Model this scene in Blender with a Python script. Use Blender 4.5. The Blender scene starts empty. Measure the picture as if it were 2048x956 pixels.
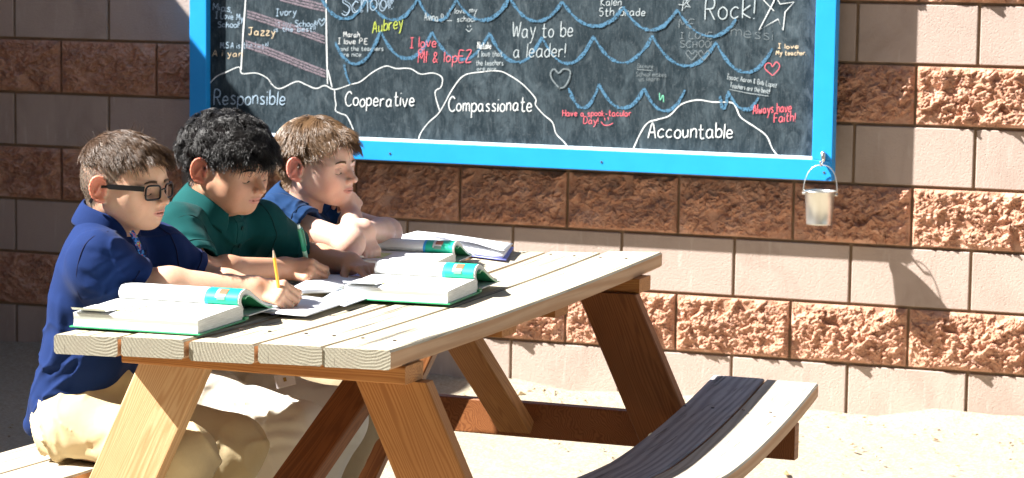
import bpy, bmesh, math, random
import numpy as np
from mathutils import Vector, Matrix
random.seed(7); RNG = np.random.default_rng(11)
S = bpy.context.scene
COL = S.collection
PI = math.pi

# ------------------------------------------------------------------ camera
# world: x runs along the block wall, y into it (wall face at y=0), z up, ground 0, metres
FPX, PIT, ROL, YAW = 5131.6, .111, -.0146, .365
RV = np.array([math.cos(YAW), -math.sin(YAW)]); IV = np.array([math.sin(YAW), math.cos(YAW)])
CAM = np.array([1.79419, -8.42304, 1.5348])
def ray(x, y):
    a = (x-1024)/FPX; b = (478-y)/FPX
    cr, sr = math.cos(ROL), math.sin(ROL)
    a, b = a*cr+b*sr, -a*sr+b*cr
    c, sn = math.cos(PIT), math.sin(PIT)
    d = np.array([a, c+b*sn, -sn+b*c])
    return np.array([d[:2]@RV, d[:2]@IV, d[2]])
def at(x, y, k, v):            # point of the photograph on the plane coordinate[k] = v
    d = ray(x, y); return CAM+d*((v-CAM[k])/d[k])
def ay(x, y, v): return at(x, y, 1, v)
def az(x, y, v): return at(x, y, 2, v)
def ax(x, y, v): return at(x, y, 0, v)
cd = bpy.data.cameras.new("camera"); cam = bpy.data.objects.new("camera", cd); COL.objects.link(cam)
fw = ray(1024, 478); rt = ray(1025, 478)-fw; up = ray(1024, 477)-fw
fw, rt, up = [v/np.linalg.norm(v) for v in (fw, rt, up)]
M = Matrix.Identity(4)
for i in range(3):
    M[i][0], M[i][1], M[i][2], M[i][3] = rt[i], up[i], -fw[i], CAM[i]
cam.matrix_world = M
cd.sensor_width = 36; cd.lens = FPX/2048*36; cd.clip_end = 500; cd.clip_start = .05
cd.dof.use_dof = True; cd.dof.focus_distance = 5.6; cd.dof.aperture_fstop = 11
S.camera = cam

# ------------------------------------------------------------------ light
SUN = Vector((2.10, 1.0, -2.30)).normalized()      # direction the light travels
w = bpy.data.worlds.new("World"); S.world = w; w.use_nodes = True
nt = w.node_tree; bg = nt.nodes["Background"]
sky = nt.nodes.new("ShaderNodeTexSky"); sky.sky_type = 'NISHITA'; sky.sun_disc = False
sky.sun_elevation = math.asin(-SUN.z)
sky.sun_rotation = math.atan2(-SUN.x, -SUN.y)
sky.air_density = 1.0; sky.dust_density = .6
nt.links.new(sky.outputs[0], bg.inputs[0]); bg.inputs[1].default_value = .05
ld = bpy.data.lights.new("sun", 'SUN'); ld.energy = 5.0; ld.angle = math.radians(.55); ld.color = (1, .965, .91)
lo = bpy.data.objects.new("sun", ld); COL.objects.link(lo); lo.rotation_euler = SUN.to_track_quat('-Z', 'Y').to_euler()
lo.location = (-8, -6, 8)
S.view_settings.view_transform = 'Standard'; S.view_settings.look = 'None'
S.view_settings.exposure = 2.0; S.view_settings.gamma = 1

# ------------------------------------------------------------------ helpers
def tag(o, label=None, cat=None, group=None, kind=None):
    if label: o["label"] = label
    if cat: o["category"] = cat
    if group: o["group"] = group
    if kind: o["kind"] = kind
    return o
def mesh(name, V, F, mats, smooth=False, mi=None):
    me = bpy.data.meshes.new(name)
    if isinstance(V, np.ndarray) and isinstance(F, np.ndarray):
        n = F.shape[1]
        me.vertices.add(len(V)); me.vertices.foreach_set("co", V.astype(np.float32).ravel())
        me.loops.add(F.size); me.loops.foreach_set("vertex_index", F.astype(np.int32).ravel())
        me.polygons.add(len(F)); me.polygons.foreach_set("loop_start", np.arange(0, F.size, n, dtype=np.int32))
        me.update(calc_edges=True)
    else:
        me.from_pydata([tuple(map(float, v)) for v in V], [], [tuple(map(int, f)) for f in F])
        me.update()
    for m in (mats if isinstance(mats, (list, tuple)) else [mats]): me.materials.append(m)
    if mi is not None: me.polygons.foreach_set("material_index", np.asarray(mi, dtype=np.int32))
    if smooth: me.polygons.foreach_set("use_smooth", np.ones(len(me.polygons), dtype=bool))
    return me
def link(name, me, parent=None, loc=(0, 0, 0), rot=(0, 0, 0)):
    o = bpy.data.objects.new(name, me); COL.objects.link(o)
    o.location = loc; o.rotation_euler = rot
    if parent: o.parent = parent
    return o
def empty(name, loc=(0, 0, 0), rz=0):
    o = bpy.data.objects.new(name, None); COL.objects.link(o); o.location = loc; o.rotation_euler = (0, 0, rz)
    o.empty_display_size = .1
    return o
def bevel_mesh(me, w, seg=2, ang=30):
    bm = bmesh.new(); bm.from_mesh(me)
    ed = [e for e in bm.edges if len(e.link_faces) == 2 and e.calc_face_angle(0) > math.radians(ang)]
    bmesh.ops.bevel(bm, geom=ed, offset=w, segments=seg, affect='EDGES', profile=.5)
    bm.to_mesh(me); bm.free(); return me
def box_me(name, x0, x1, y0, y1, z0, z1, mat, bev=0, seg=1):
    V = [(x0, y0, z0), (x1, y0, z0), (x1, y1, z0), (x0, y1, z0), (x0, y0, z1), (x1, y0, z1), (x1, y1, z1), (x0, y1, z1)]
    F = [(3, 2, 1, 0), (4, 5, 6, 7), (0, 1, 5, 4), (1, 2, 6, 5), (2, 3, 7, 6), (3, 0, 4, 7)]
    me = mesh(name, V, F, mat)
    if bev: bevel_mesh(me, bev, seg)
    return me
def tube(path, rad, n=8, closed=False, cap=True):
    """returns V, F of a tube along path; rad number or list"""
    P = [Vector(p) for p in path]; m = len(P)
    R = rad if hasattr(rad, '__len__') else [rad]*m
    V = []; F = []
    prev = None
    for i, p in enumerate(P):
        if closed: t = P[(i+1) % m]-P[i-1]
        else: t = P[min(i+1, m-1)]-P[max(i-1, 0)]
        t.normalize()
        if prev is None:
            a = t.orthogonal().normalized()
        else:
            a = (prev-t*prev.dot(t)).normalized()
        prev = a; b = t.cross(a)
        for k in range(n):
            u = 2*PI*k/n; V.append(tuple(p+(a*math.cos(u)+b*math.sin(u))*R[i]))
    for i in range(m if closed else m-1):
        j = (i+1) % m
        for k in range(n):
            l = (k+1) % n; F.append((i*n+k, i*n+l, j*n+l, j*n+k))
    if cap and not closed:
        F.append(tuple(reversed(range(n)))); F.append(tuple((m-1)*n+k for k in range(n)))
    return V, F
def join(parts):
    V = []; F = []
    for v, f in parts:
        o = len(V); V += list(v); F += [tuple(i+o for i in q) for q in f]
    return V, F
def smoothpath(pts, sub=6, closed=False):
    P = [np.array(p, float) for p in pts]; n = len(P); out = []
    rng = range(n if closed else n-1)
    for i in rng:
        p1, p2 = P[i], P[(i+1) % n]
        p0 = P[i-1] if (i > 0 or closed) else p1; p3 = P[(i+2) % n] if (closed or i+2 < n) else p2
        for s in range(sub):
            t = s/sub
            out.append(.5*((2*p1)+(-p0+p2)*t+(2*p0-5*p1+4*p2-p3)*t*t+(-p0+3*p1-3*p2+p3)*t**3))
    if not closed: out.append(P[-1])
    return out

# ------------------------------------------------------------------ materials
class G:
    """tiny node-graph helper"""
    def __init__(s, name, rough=.8, spec=.3, **kw):
        s.m = bpy.data.materials.new(name); s.m.use_nodes = True; s.t = s.m.node_tree
        s.b = s.t.nodes["Principled BSDF"]; s.b.inputs["Roughness"].default_value = rough
        s.b.inputs["Specular IOR Level"].default_value = spec
        s.o = s.t.nodes["Material Output"]
        for k, v in kw.items(): s.b.inputs[k].default_value = v
    def n(s, typ, ins={}, **attr):
        nd = s.t.nodes.new("ShaderNode"+typ)
        for k, v in attr.items(): setattr(nd, k, v)
        for k, v in ins.items():
            if isinstance(v, bpy.types.NodeSocket): s.t.links.new(v, nd.inputs[k])
            else: nd.inputs[k].default_value = v
        return nd
    def obj(s): return s.n("TexCoord").outputs["Object"]
    def mapv(s, v, scale=(1, 1, 1), loc=(0, 0, 0), rot=(0, 0, 0)):
        return s.n("Mapping", {"Vector": v, "Scale": scale, "Location": loc, "Rotation": rot}).outputs[0]
    def rnd(s, v, k=20):   # shift coordinates per object
        r = s.n("ObjectInfo").outputs["Random"]
        m = s.n("Math", {0: r, 1: float(k)}, operation='MULTIPLY').outputs[0]
        return s.n("VectorMath", {0: v, 1: m}, operation='ADD').outputs[0]
    def noise(s, v, scale, detail=4, rough=.55, dist=0):
        return s.n("TexNoise", {"Vector": v, "Scale": scale, "Detail": detail, "Roughness": rough, "Distortion": dist}).outputs[0]
    def vor(s, v, scale, feature='F1', out="Distance", rnd=1):
        return s.n("TexVoronoi", {"Vector": v, "Scale": scale, "Randomness": rnd}, feature=feature).outputs[out]
    def ramp(s, f, stops, interp='LINEAR'):
        nd = s.n("ValToRGB", {0: f}); cr = nd.color_ramp; cr.interpolation = interp
        while len(cr.elements) > 1: cr.elements.remove(cr.elements[-1])
        for i, (p, c) in enumerate(stops):
            e = cr.elements[0] if i == 0 else cr.elements.new(p)
            e.position = p; c = (c, c, c) if not hasattr(c, '__len__') else c; e.color = (*c[:3], 1)
        return nd.outputs[0]
    def mix(s, f, a, b, mode='MIX'):
        nd = s.t.nodes.new("ShaderNodeMix"); nd.data_type = 'RGBA'; nd.blend_type = mode
        for i, v in ((0, f), (6, a), (7, b)):
            if isinstance(v, bpy.types.NodeSocket): s.t.links.new(v, nd.inputs[i])
            elif i == 0: nd.inputs[0].default_value = v
            else: nd.inputs[i].default_value = (*v[:3], 1)
        return nd.outputs[2]
    def math(s, op, a, b=0.0, clamp=False):
        return s.n("Math", {0: a, 1: b}, operation=op, use_clamp=clamp).outputs[0]
    def color(s, c):
        if isinstance(c, bpy.types.NodeSocket): s.t.links.new(c, s.b.inputs["Base Color"])
        else: s.b.inputs["Base Color"].default_value = (*c, 1)
        return s
    def bump(s, h, strength=.5, dist=.002):
        nd = s.n("Bump", {"Height": h, "Strength": strength, "Distance": dist})
        if s.b.inputs["Normal"].is_linked:
            s.t.links.new(s.b.inputs["Normal"].links[0].from_socket, nd.inputs["Normal"])
        s.t.links.new(nd.outputs[0], s.b.inputs["Normal"]); return s
    def rough(s, f): s.t.links.new(f, s.b.inputs["Roughness"]); return s
def plain(name, c, rough=.6, spec=.3, **kw):
    g = G(name, rough, spec, **kw); g.color(c); return g.m

def mat_split():
    g = G("split_face_block", .95, .15); v = g.rnd(g.obj(), 9)
    n1 = g.noise(g.mapv(v, (1, 1, 1.4)), 14, 5, .62, .6)
    c = g.ramp(n1, [(.28, (.30, .17, .14)), (.42, (.46, .235, .155)), (.55, (.57, .305, .205)), (.72, (.71, .455, .36))])
    pits = g.vor(v, 105); pm = g.ramp(pits, [(.07, 0), (.17, 1)])
    c = g.mix(g.math('MULTIPLY', g.ramp(g.noise(v, 60, 3), [(.4, 0), (.6, 1)]), .35), c, (.62, .42, .31))
    c = g.mix(g.ramp(g.vor(v, 70), [(.06, .7), (.13, 0)]), c, (.03, .018, .014)); g.color(c)
    g.bump(g.noise(v, 190, 6, .75), .9, .006); g.bump(pm, .35, .003)
    return g.m
def mat_beige():
    g = G("smooth_block", .93, .15); v = g.rnd(g.obj(), 9)
    n1 = g.noise(v, 7, 4, .6); r = g.n("ObjectInfo").outputs["Random"]
    c = g.mix(n1, (.39, .315, .272), (.48, .395, .345))
    c = g.mix(g.math('MULTIPLY', r, .45), c, (.42, .32, .28))
    sp = g.ramp(g.vor(v, 190), [(.05, 1), (.16, 0)])
    st = g.noise(g.mapv(v, (1.5, 1, 1)), 3.5, 5, .65, .8); c = g.mix(g.ramp(st, [(.50, 0), (.72, .38)]), c, (.25, .185, .15)); c = g.mix(g.ramp(g.noise(g.mapv(v, (5, 1, .7)), 8, 3), [(.62, 0), (.75, .3)]), c, (.62, .56, .52))
    msk = g.math('MULTIPLY', sp, g.ramp(g.noise(v, 30, 2), [(.5, 0), (.62, .8)]))
    c = g.mix(msk, c, (.17, .12, .095)); g.color(c)
    g.bump(g.noise(v, 150, 5, .7), .55, .0035)
    g.bump(g.ramp(g.vor(v, 85), [(.0, 0), (.3, 1)]), .25, .0025)
    return g.m
def mat_mortar():
    g = G("mortar", .95, .1); v = g.obj()
    g.color(g.mix(g.noise(v, 12, 4), (.20, .135, .085), (.33, .24, .165))); g.bump(g.noise(v, 220, 4), .6, .002); return g.m
def mat_sand():
    g = G("sand", .95, .1); v = g.obj()
    a = g.noise(v, 3.0, 5, .6); b = g.noise(v, 85, 4, .7)
    c = g.mix(a, (.44, .39, .30), (.55, .49, .385)); c = g.mix(g.ramp(b, [(.35, 0), (.75, 1)]), (.30, .25, .18), c)
    g.color(c); g.bump(g.noise(v, 160, 5, .75), .9, .006); g.bump(g.noise(v, 9, 4), .5, .03); return g.m
def mat_wood(name, light, dark, deep, scale=1.0, axis=1, weather=0.0, rough=.7, contrast=1.0):
    """grain runs along local axis"""
    g = G(name, rough, .25); v = g.rnd(g.obj(), 5)
    sc = [1, 1, 1]; sc[axis] = .07
    vv = g.mapv(v, tuple(sc))
    warp = g.noise(vv, 5*scale, 3, .5)
    wv = g.n("VectorMath", {0: vv, 1: g.n("VectorMath", {0: g.n("CombineXYZ", {0: warp, 1: warp, 2: warp}).outputs[0], 1: (.10, .10, .10)}, operation='MULTIPLY').outputs[0]}, operation='ADD').outputs[0]
    ln = g.n("VectorMath", {0: wv, 1: (0, 0, 0)}, operation='DISTANCE').outputs["Value"]
    rings = g.math('SINE', g.math('MULTIPLY', ln, 520*scale))
    rr = g.ramp(g.math('MULTIPLY_ADD', rings, .5), [(0, 0), (1, 1)])
    nd = rr.node; 
    mm = g.n("MapRange", {0: rings, 1: -1.0, 2: 1.0, 3: 0.0, 4: 1.0}).outputs[0]
    fine = g.noise(g.mapv(v, tuple(.03 if i == axis else 1 for i in range(3))), 130*scale, 4, .7)
    c = g.mix(g.ramp(mm, [(.25, 0), (.95, contrast)]), light, dark)
    c = g.mix(g.ramp(fine, [(.50, 0), (.78, .8)]), c, deep)
    blot = g.noise(v, 4, 3)
    c = g.mix(g.ramp(blot, [(.45, 0), (.8, .4)]), c, dark)
    if weather:
        crk = g.noise(g.mapv(v, tuple(.018 if i == axis else 1 for i in range(3))), 62, 5, .65)
        c = g.mix(g.ramp(crk, [(.57, 0), (.65, weather)]), c, (.09, .085, .075))
        g.bump(g.ramp(crk, [(.58, 1), (.68, 0)]), .6, .003)
    g.color(c); g.bump(fine, .35, .0015)
    return g.m
def mat_endgrain(name):
    """sawn plank end: arcs of growth rings round a centre above the plank, local x / z"""
    g = G(name, .85, .15); v = g.obj()
    r = g.n("ObjectInfo").outputs["Random"]
    cx = g.math('MULTIPLY', g.math('SUBTRACT', r, .5), .15); cz = g.math('ADD', g.math('MULTIPLY', g.math('FRACT', g.math('MULTIPLY', r, 7.3)), .075), .006)
    cen = g.n("CombineXYZ", {0: cx, 1: 0.0, 2: cz}).outputs[0]
    flat = g.mapv(v, (1, 0, 1))
    d = g.n("VectorMath", {0: flat, 1: cen}, operation='DISTANCE').outputs["Value"]
    wob = g.noise(g.mapv(v, (1, 0, 1)), 30, 3)
    d2 = g.math('ADD', d, g.math('MULTIPLY', wob, .007))
    s1 = g.n("MapRange", {0: g.math('SINE', g.math('MULTIPLY', d2, 1020.0)), 1: -1.0, 2: 1.0}).outputs[0]
    c = g.mix(g.ramp(s1, [(.35, 0), (.9, .5)]), (.40, .38, .30), (.13, .12, .095))
    bl = g.noise(g.mapv(v, (1, 0, 1)), 22, 4)
    c = g.mix(g.ramp(bl, [(.42, 0), (.7, .7)]), c, (.33, .30, .24))
    # radial check cracks
    ang = g.noise(g.mapv(v, (1, 0, .12)), 55, 2)
    c = g.mix(g.ramp(ang, [(.66, 0), (.69, .8)]), c, (.06, .055, .045))
    g.color(c); g.bump(s1, .3, .0010); g.bump(g.noise(v, 300, 3), .5, .001); return g.m
def fixn(me):
    bm = bmesh.new(); bm.from_mesh(me); bmesh.ops.recalc_face_normals(bm, faces=bm.faces); bm.to_mesh(me); bm.free(); return me
M_SPLIT, M_BEIGE, M_MORTAR, M_SAND = mat_split(), mat_beige(), mat_mortar(), mat_sand()
M_TOP = mat_wood("weathered_pine", (.53, .47, .35), (.40, .34, .24), (.22, .19, .14), 1.0, 1, .9, .85, .55)
M_SIDE = mat_wood("pale_pine", (.56, .37, .23), (.45, .26, .14), (.40, .25, .15), .8, 1, 0, .75, .8)
M_BEN = mat_wood("grey_weathered_bench", (.50, .45, .36), (.36, .31, .24), (.26, .23, .19), .8, 1, .6, .85, .8)
M_BENI = mat_wood("skylit_weathered_plank", (.43, .42, .42), (.25, .24, .245), (.19, .185, .19), .8, 1, .7, .85, .8)  # inner plank greyed: its sky-lit shade painted into the weathered wood colour
M_END = mat_endgrain("sawn_end_grain")
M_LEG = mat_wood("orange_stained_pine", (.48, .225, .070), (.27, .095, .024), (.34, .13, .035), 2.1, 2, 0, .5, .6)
M_LEGP = mat_wood("sunlit_pine", (.60, .40, .215), (.42, .215, .085), (.48, .27, .12), 2.1, 2, 0, .55, .6)  # orange pine paled for the near left leg; sunlight put into the colour
M_LEGD = mat_wood("shaded_pine", (.27, .105, .035), (.14, .045, .014), (.18, .06, .02), 2.1, 2, 0, .5, .6)  # orange pine darkened for far legs and brace; shade put into the colour
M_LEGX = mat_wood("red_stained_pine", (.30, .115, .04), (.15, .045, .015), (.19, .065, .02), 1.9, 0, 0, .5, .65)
M_STEEL = plain("galvanised_steel", (.62, .62, .60), .32, .5, Metallic=1.0)
M_BLACKHOLE = plain("dark_screw_hole", (.02, .02, .02), .9)
# ================================================================== SETTING
def ground():
    xs = np.concatenate([np.linspace(-60, -4, 14), np.linspace(-3.8, 2.2, 61), np.linspace(2.4, 60, 14)])
    ys = np.concatenate([np.linspace(-60, -7, 14), np.linspace(-6.9, -.5, 64), np.linspace(-.45, .4, 24), np.linspace(1, 40, 8)])
    X, Y = np.meshgrid(xs, ys, indexing='ij')
    Z = (.010*np.sin(X*2.3+Y*1.1)*np.cos(Y*1.7-X*.6)+.006*np.sin(X*5.1-Y*4.3))*np.clip(1+Y/2.5*-1, .3, 1)
    Z = Z+.022*np.exp(-(np.abs(Y)/.07))*(1+.6*np.sin(X*7.3)+.4*np.sin(X*17))*(Y < .2)
    Z = np.where((abs(X) < 5) & (Y > -7), Z, -.01)
    V = np.stack([X, Y, Z], -1).reshape(-1, 3); n, m = X.shape
    i, j = np.meshgrid(np.arange(n-1), np.arange(m-1), indexing='ij'); a = (i*m+j).ravel()
    F = np.stack([a, a+m, a+m+1, a+1], 1)
    o = link("ground", mesh("ground", V, F, M_SAND, True))
    tag(o, "pale cream sandy ground in front of the block wall", "ground", kind="structure")
ground()
def debris():
    """bits of bark, twigs and pebbles: nobody could count them"""
    parts = []; cols = []
    for k in range(520):
        if k < 260: x, y = RNG.uniform(-1.5, 1.2), -abs(RNG.normal(0, .5))-.03
        else: x, y = RNG.uniform(-2.8, 1.3), RNG.uniform(-2.6, -.03)
        s = RNG.uniform(.0015, .005)*(2.0 if RNG.random() < .06 else 1); a = RNG.uniform(0, PI); e = RNG.uniform(1, 3.2)
        V = []; 
        for (dx, dy, dz) in ((-1, -1, -.4), (1, -1, -.4), (1, 1, -.4), (-1, 1, -.4), (0, 0, 1)):
            u = dx*s*e; v = dy*s*.8
            V.append((x+u*math.cos(a)-v*math.sin(a), y+u*math.sin(a)+v*math.cos(a), .006+.012*math.sin(x*2.3+y*1.1)*0+dz*s*.8+.004))
        parts.append((V, [(0, 1, 4), (1, 2, 4), (2, 3, 4), (3, 0, 4), (3, 2, 1, 0)]))
    V, F = join(parts)
    g = G("bark_bits", .9, .1); g.color(g.ramp(g.noise(g.obj(), 30, 2), [(.35, (.13, .08, .045)), (.5, (.36, .26, .13)), (.65, (.5, .42, .3))]))
    tag(link("ground_litter", mesh("ground_litter", V, F, g.m)), "scattered bark bits and small pebbles on the sand", "litter", kind="stuff")
debris()

BL, BH, JT = .4064, .2032, .0105
ROW0 = 1.39
def block_variants():
    out = []
    L, H = BL-JT, BH-JT
    nx, nz = 168, 86
    for s in range(7):
        r = np.random.default_rng(100+s)
        U, W = np.meshgrid(np.linspace(0, 1, nx), np.linspace(0, 1, nz), indexing='ij')
        Xp, Zp = U*L, W*H
        h = np.zeros_like(U)
        for (fr, am, oc) in ((9, .0026, 12), (26, .0018, 16), (230, .0006, 30), (430, .0006, 30)):
            for _ in range(oc):
                a = r.uniform(0, 2*PI); ph = r.uniform(0, 2*PI); f = fr*r.uniform(.6, 1.5)
                h += am/math.sqrt(oc)*1.8*np.sin(f*(Xp*math.cos(a)+Zp*math.sin(a))*2.2+ph)
        PX = np.stack([Xp+.004*np.sin(Zp*130+s), Zp+.004*np.sin(Xp*110)], -1).reshape(-1, 2)
        for (ns, ao, gr) in ((34, .0022, .16), (240, .0016, .30), (1000, .0009, .36)):       # broken facets at three sizes
            sd_ = r.uniform(0, 1, (ns, 2))*np.array((L, H)); of = r.normal(0, ao, ns); gg = r.normal(0, gr, (ns, 2)); best = np.full(len(PX), 9.); bi = np.zeros(len(PX), int)
            for q in range(ns):
                dd = ((PX-sd_[q])**2*np.array((1, 1.5))).sum(1); m = dd < best; best[m] = dd[m]; bi[m] = q
            h += (of[bi]+((PX-sd_[bi])*gg[bi]).sum(1)).reshape(h.shape)
        hs_ = h.copy(); hs_[1:-1, 1:-1] = .5*h[1:-1, 1:-1]+.125*(h[2:, 1:-1]+h[:-2, 1:-1]+h[1:-1, 2:]+h[1:-1, :-2]); h = hs_
        ed = np.minimum(np.minimum(Xp, L-Xp), np.minimum(Zp, H-Zp))
        prof = .0105*(1-np.exp(-ed/.012))
        Yp = -(prof+h*np.clip(ed/.012, .12, 1))
        Yp = np.minimum(Yp, .001)
        jx = r.normal(0, .0010, U.shape)*np.clip(ed/.004, 0, 1); 
        V = np.stack([Xp+jx, Yp, Zp], -1).reshape(-1, 3)
        i, j = np.meshgrid(np.arange(nx-1), np.arange(nz-1), indexing='ij'); a = (i*nz+j).ravel()
        F = [tuple(q) for q in np.stack([a, a+nz, a+nz+1, a+1], 1)]
        V = [tuple(v) for v in V]
        # sides back to the mortar
        ring = [i*nz for i in range(nx)]+[(nx-1)*nz+j for j in range(1, nz)]+[i*nz+nz-1 for i in range(nx-2, -1, -1)]+[j for j in range(nz-2, 0, -1)]
        o = len(V); V += [(V[k][0], .03, V[k][2]) for k in ring]; n = len(ring)
        for q in range(n): F.append((ring[(q+1) % n], ring[q], o+q, o+(q+1) % n))
        out.append(mesh("rough_block", V, F, M_SPLIT, False))
    return out
def build_wall():
    root = empty("block_wall", (-.6, 0, 0))
    tag(root, "concrete block wall of alternating smooth beige and rough rust brown courses", "wall")
    RV_ = block_variants()
    sm = []
    for s in range(3):
        sm.append(box_me("smooth_block", 0, BL-JT, 0, .03, 0, BH-JT, M_BEIGE, .0022, 1))
    col0, col1 = -11.5, 6
    inv = Vector((-root.location.x, 0, 0))
    for k in range(-5, 8):               # course k spans row line k..k+1 (downwards)
        z = ROW0-(k+1)*BH+JT/2
        rough = (k % 2 == 1)
        off = 0 if rough else .5
        j = col0
        for j in range(-12, 7):
            x = (j+off)*BL+JT/2
            if rough:
                o = link("rough_block", RV_[random.randrange(7)], root, (x+.6, 0, z))
                o.location.y = random.uniform(-.002, .002)
            else:
                o = link("smooth_block", sm[random.randrange(3)], root, (x+.6, random.uniform(-.0012, .0012), z))
    m = box_me("mortar_bed", -5.0, 3.1, .011, .2, -.25, ROW0+5*BH, M_MORTAR)
    link("mortar_bed", m, root, (.6, 0, 0))
build_wall()
def build_side():
    """the building wing that returns towards the viewer just outside the left of the frame and shades that side"""
    X = -3.76; H = 2.442
    root = empty("side_wing_wall", (X, -4.0, 0))
    tag(root, "tall block wing of the building left of the frame, shading the wall", "wall")
    cm = box_me("wing_core", -.30, -.012, -5.0, 3.98, -.2, H-.02, M_MORTAR); link("wing_core", cm, root)
    sm = box_me("wing_block", 0, .012, 0, BL-JT, 0, BH-JT, M_BEIGE, .002)
    sr = box_me("wing_block", 0, .016, 0, BL-JT, 0, BH-JT, M_SPLIT, .003)
    n = int(round((H-.05)/BH))
    for k in range(n):
        for j in range(0, 22):
            y = -5.0+(j+(.5 if k % 2 else 0))*BL
            if y+BL > 3.97: continue
            link("wing_block", sr if k % 2 else sm, root, (-.012, y, H-.05-(k+1)*BH))
    link("wing_coping", box_me("wing_coping", -.34, .0, -5.05, 3.95, H-.02, H, plain("coping_metal", (.30, .22, .16), .5), .004), root)
build_side()

def build_sky_block():
    """unseen two-storey building added behind the viewer to block sky light"""
    root = empty("sky_block_building", (-8, -16, 0)); tag(root, "long two-storey tan building added behind the viewer to block sky light", "building")
    stucco = G("tan_stucco", .9, .1); stucco.color(stucco.mix(stucco.noise(stucco.obj(), 3, 4), (.30, .24, .18), (.36, .29, .22))); dk = plain("dark_glass", (.03, .04, .05), .1, .5); tr = plain("brown_trim", (.16, .09, .05), .6)
    link("wall", box_me("wall", -16, 20, -10, 0, -.2, 8.0, stucco.m), root); link("roof", box_me("roof", -16.3, 20.3, -10.3, .4, 8.0, 8.35, tr), root)
    fr = box_me("window", 0, 1.8, .001, .06, 0, 1.4, tr, .01); pn = box_me("pane", .08, 1.72, .0605, .07, .08, 1.32, dk)
    for k in range(11):
        for z in (1.1, 4.9):
            w_ = link("window", fr, root, (-15+k*3.2, 0, z)); link("pane", pn, w_)
build_sky_block()

def build_sky_block_roof():
    """unseen roof added above to cut sky light, open to the sun at left"""
    root = empty("sky_block_roof", (3.4, -6.5, 0)); tag(root, "large flat metal roof added out of view to block sky light", "shelter")
    br = plain("bronze_sheet_metal", (.16, .12, .09), .6); st = plain("steel_post_paint", (.12, .08, .06), .5)
    Z = 4.0
    link("roof_deck", box_me("roof_deck", -5.3, 6, -8, 4.6, Z+.13, Z+.18, br), root)
    rib = box_me("roof_rib", -5.28, 5.98, 0, .06, Z, Z+.129, br)
    for k in range(12): link("roof_rib", rib, root, (0, -7.9+k*1.0, 0))
    pm = box_me("post", -.07, .07, -.07, .07, 0, Z-.0005, st, .004)
    for x in (5.6, 1.2):
        for y in (-7.4, 4.2 if x > 3 else -3.4): link("post", pm, root, (x, y, 0))
build_sky_block_roof()
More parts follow.
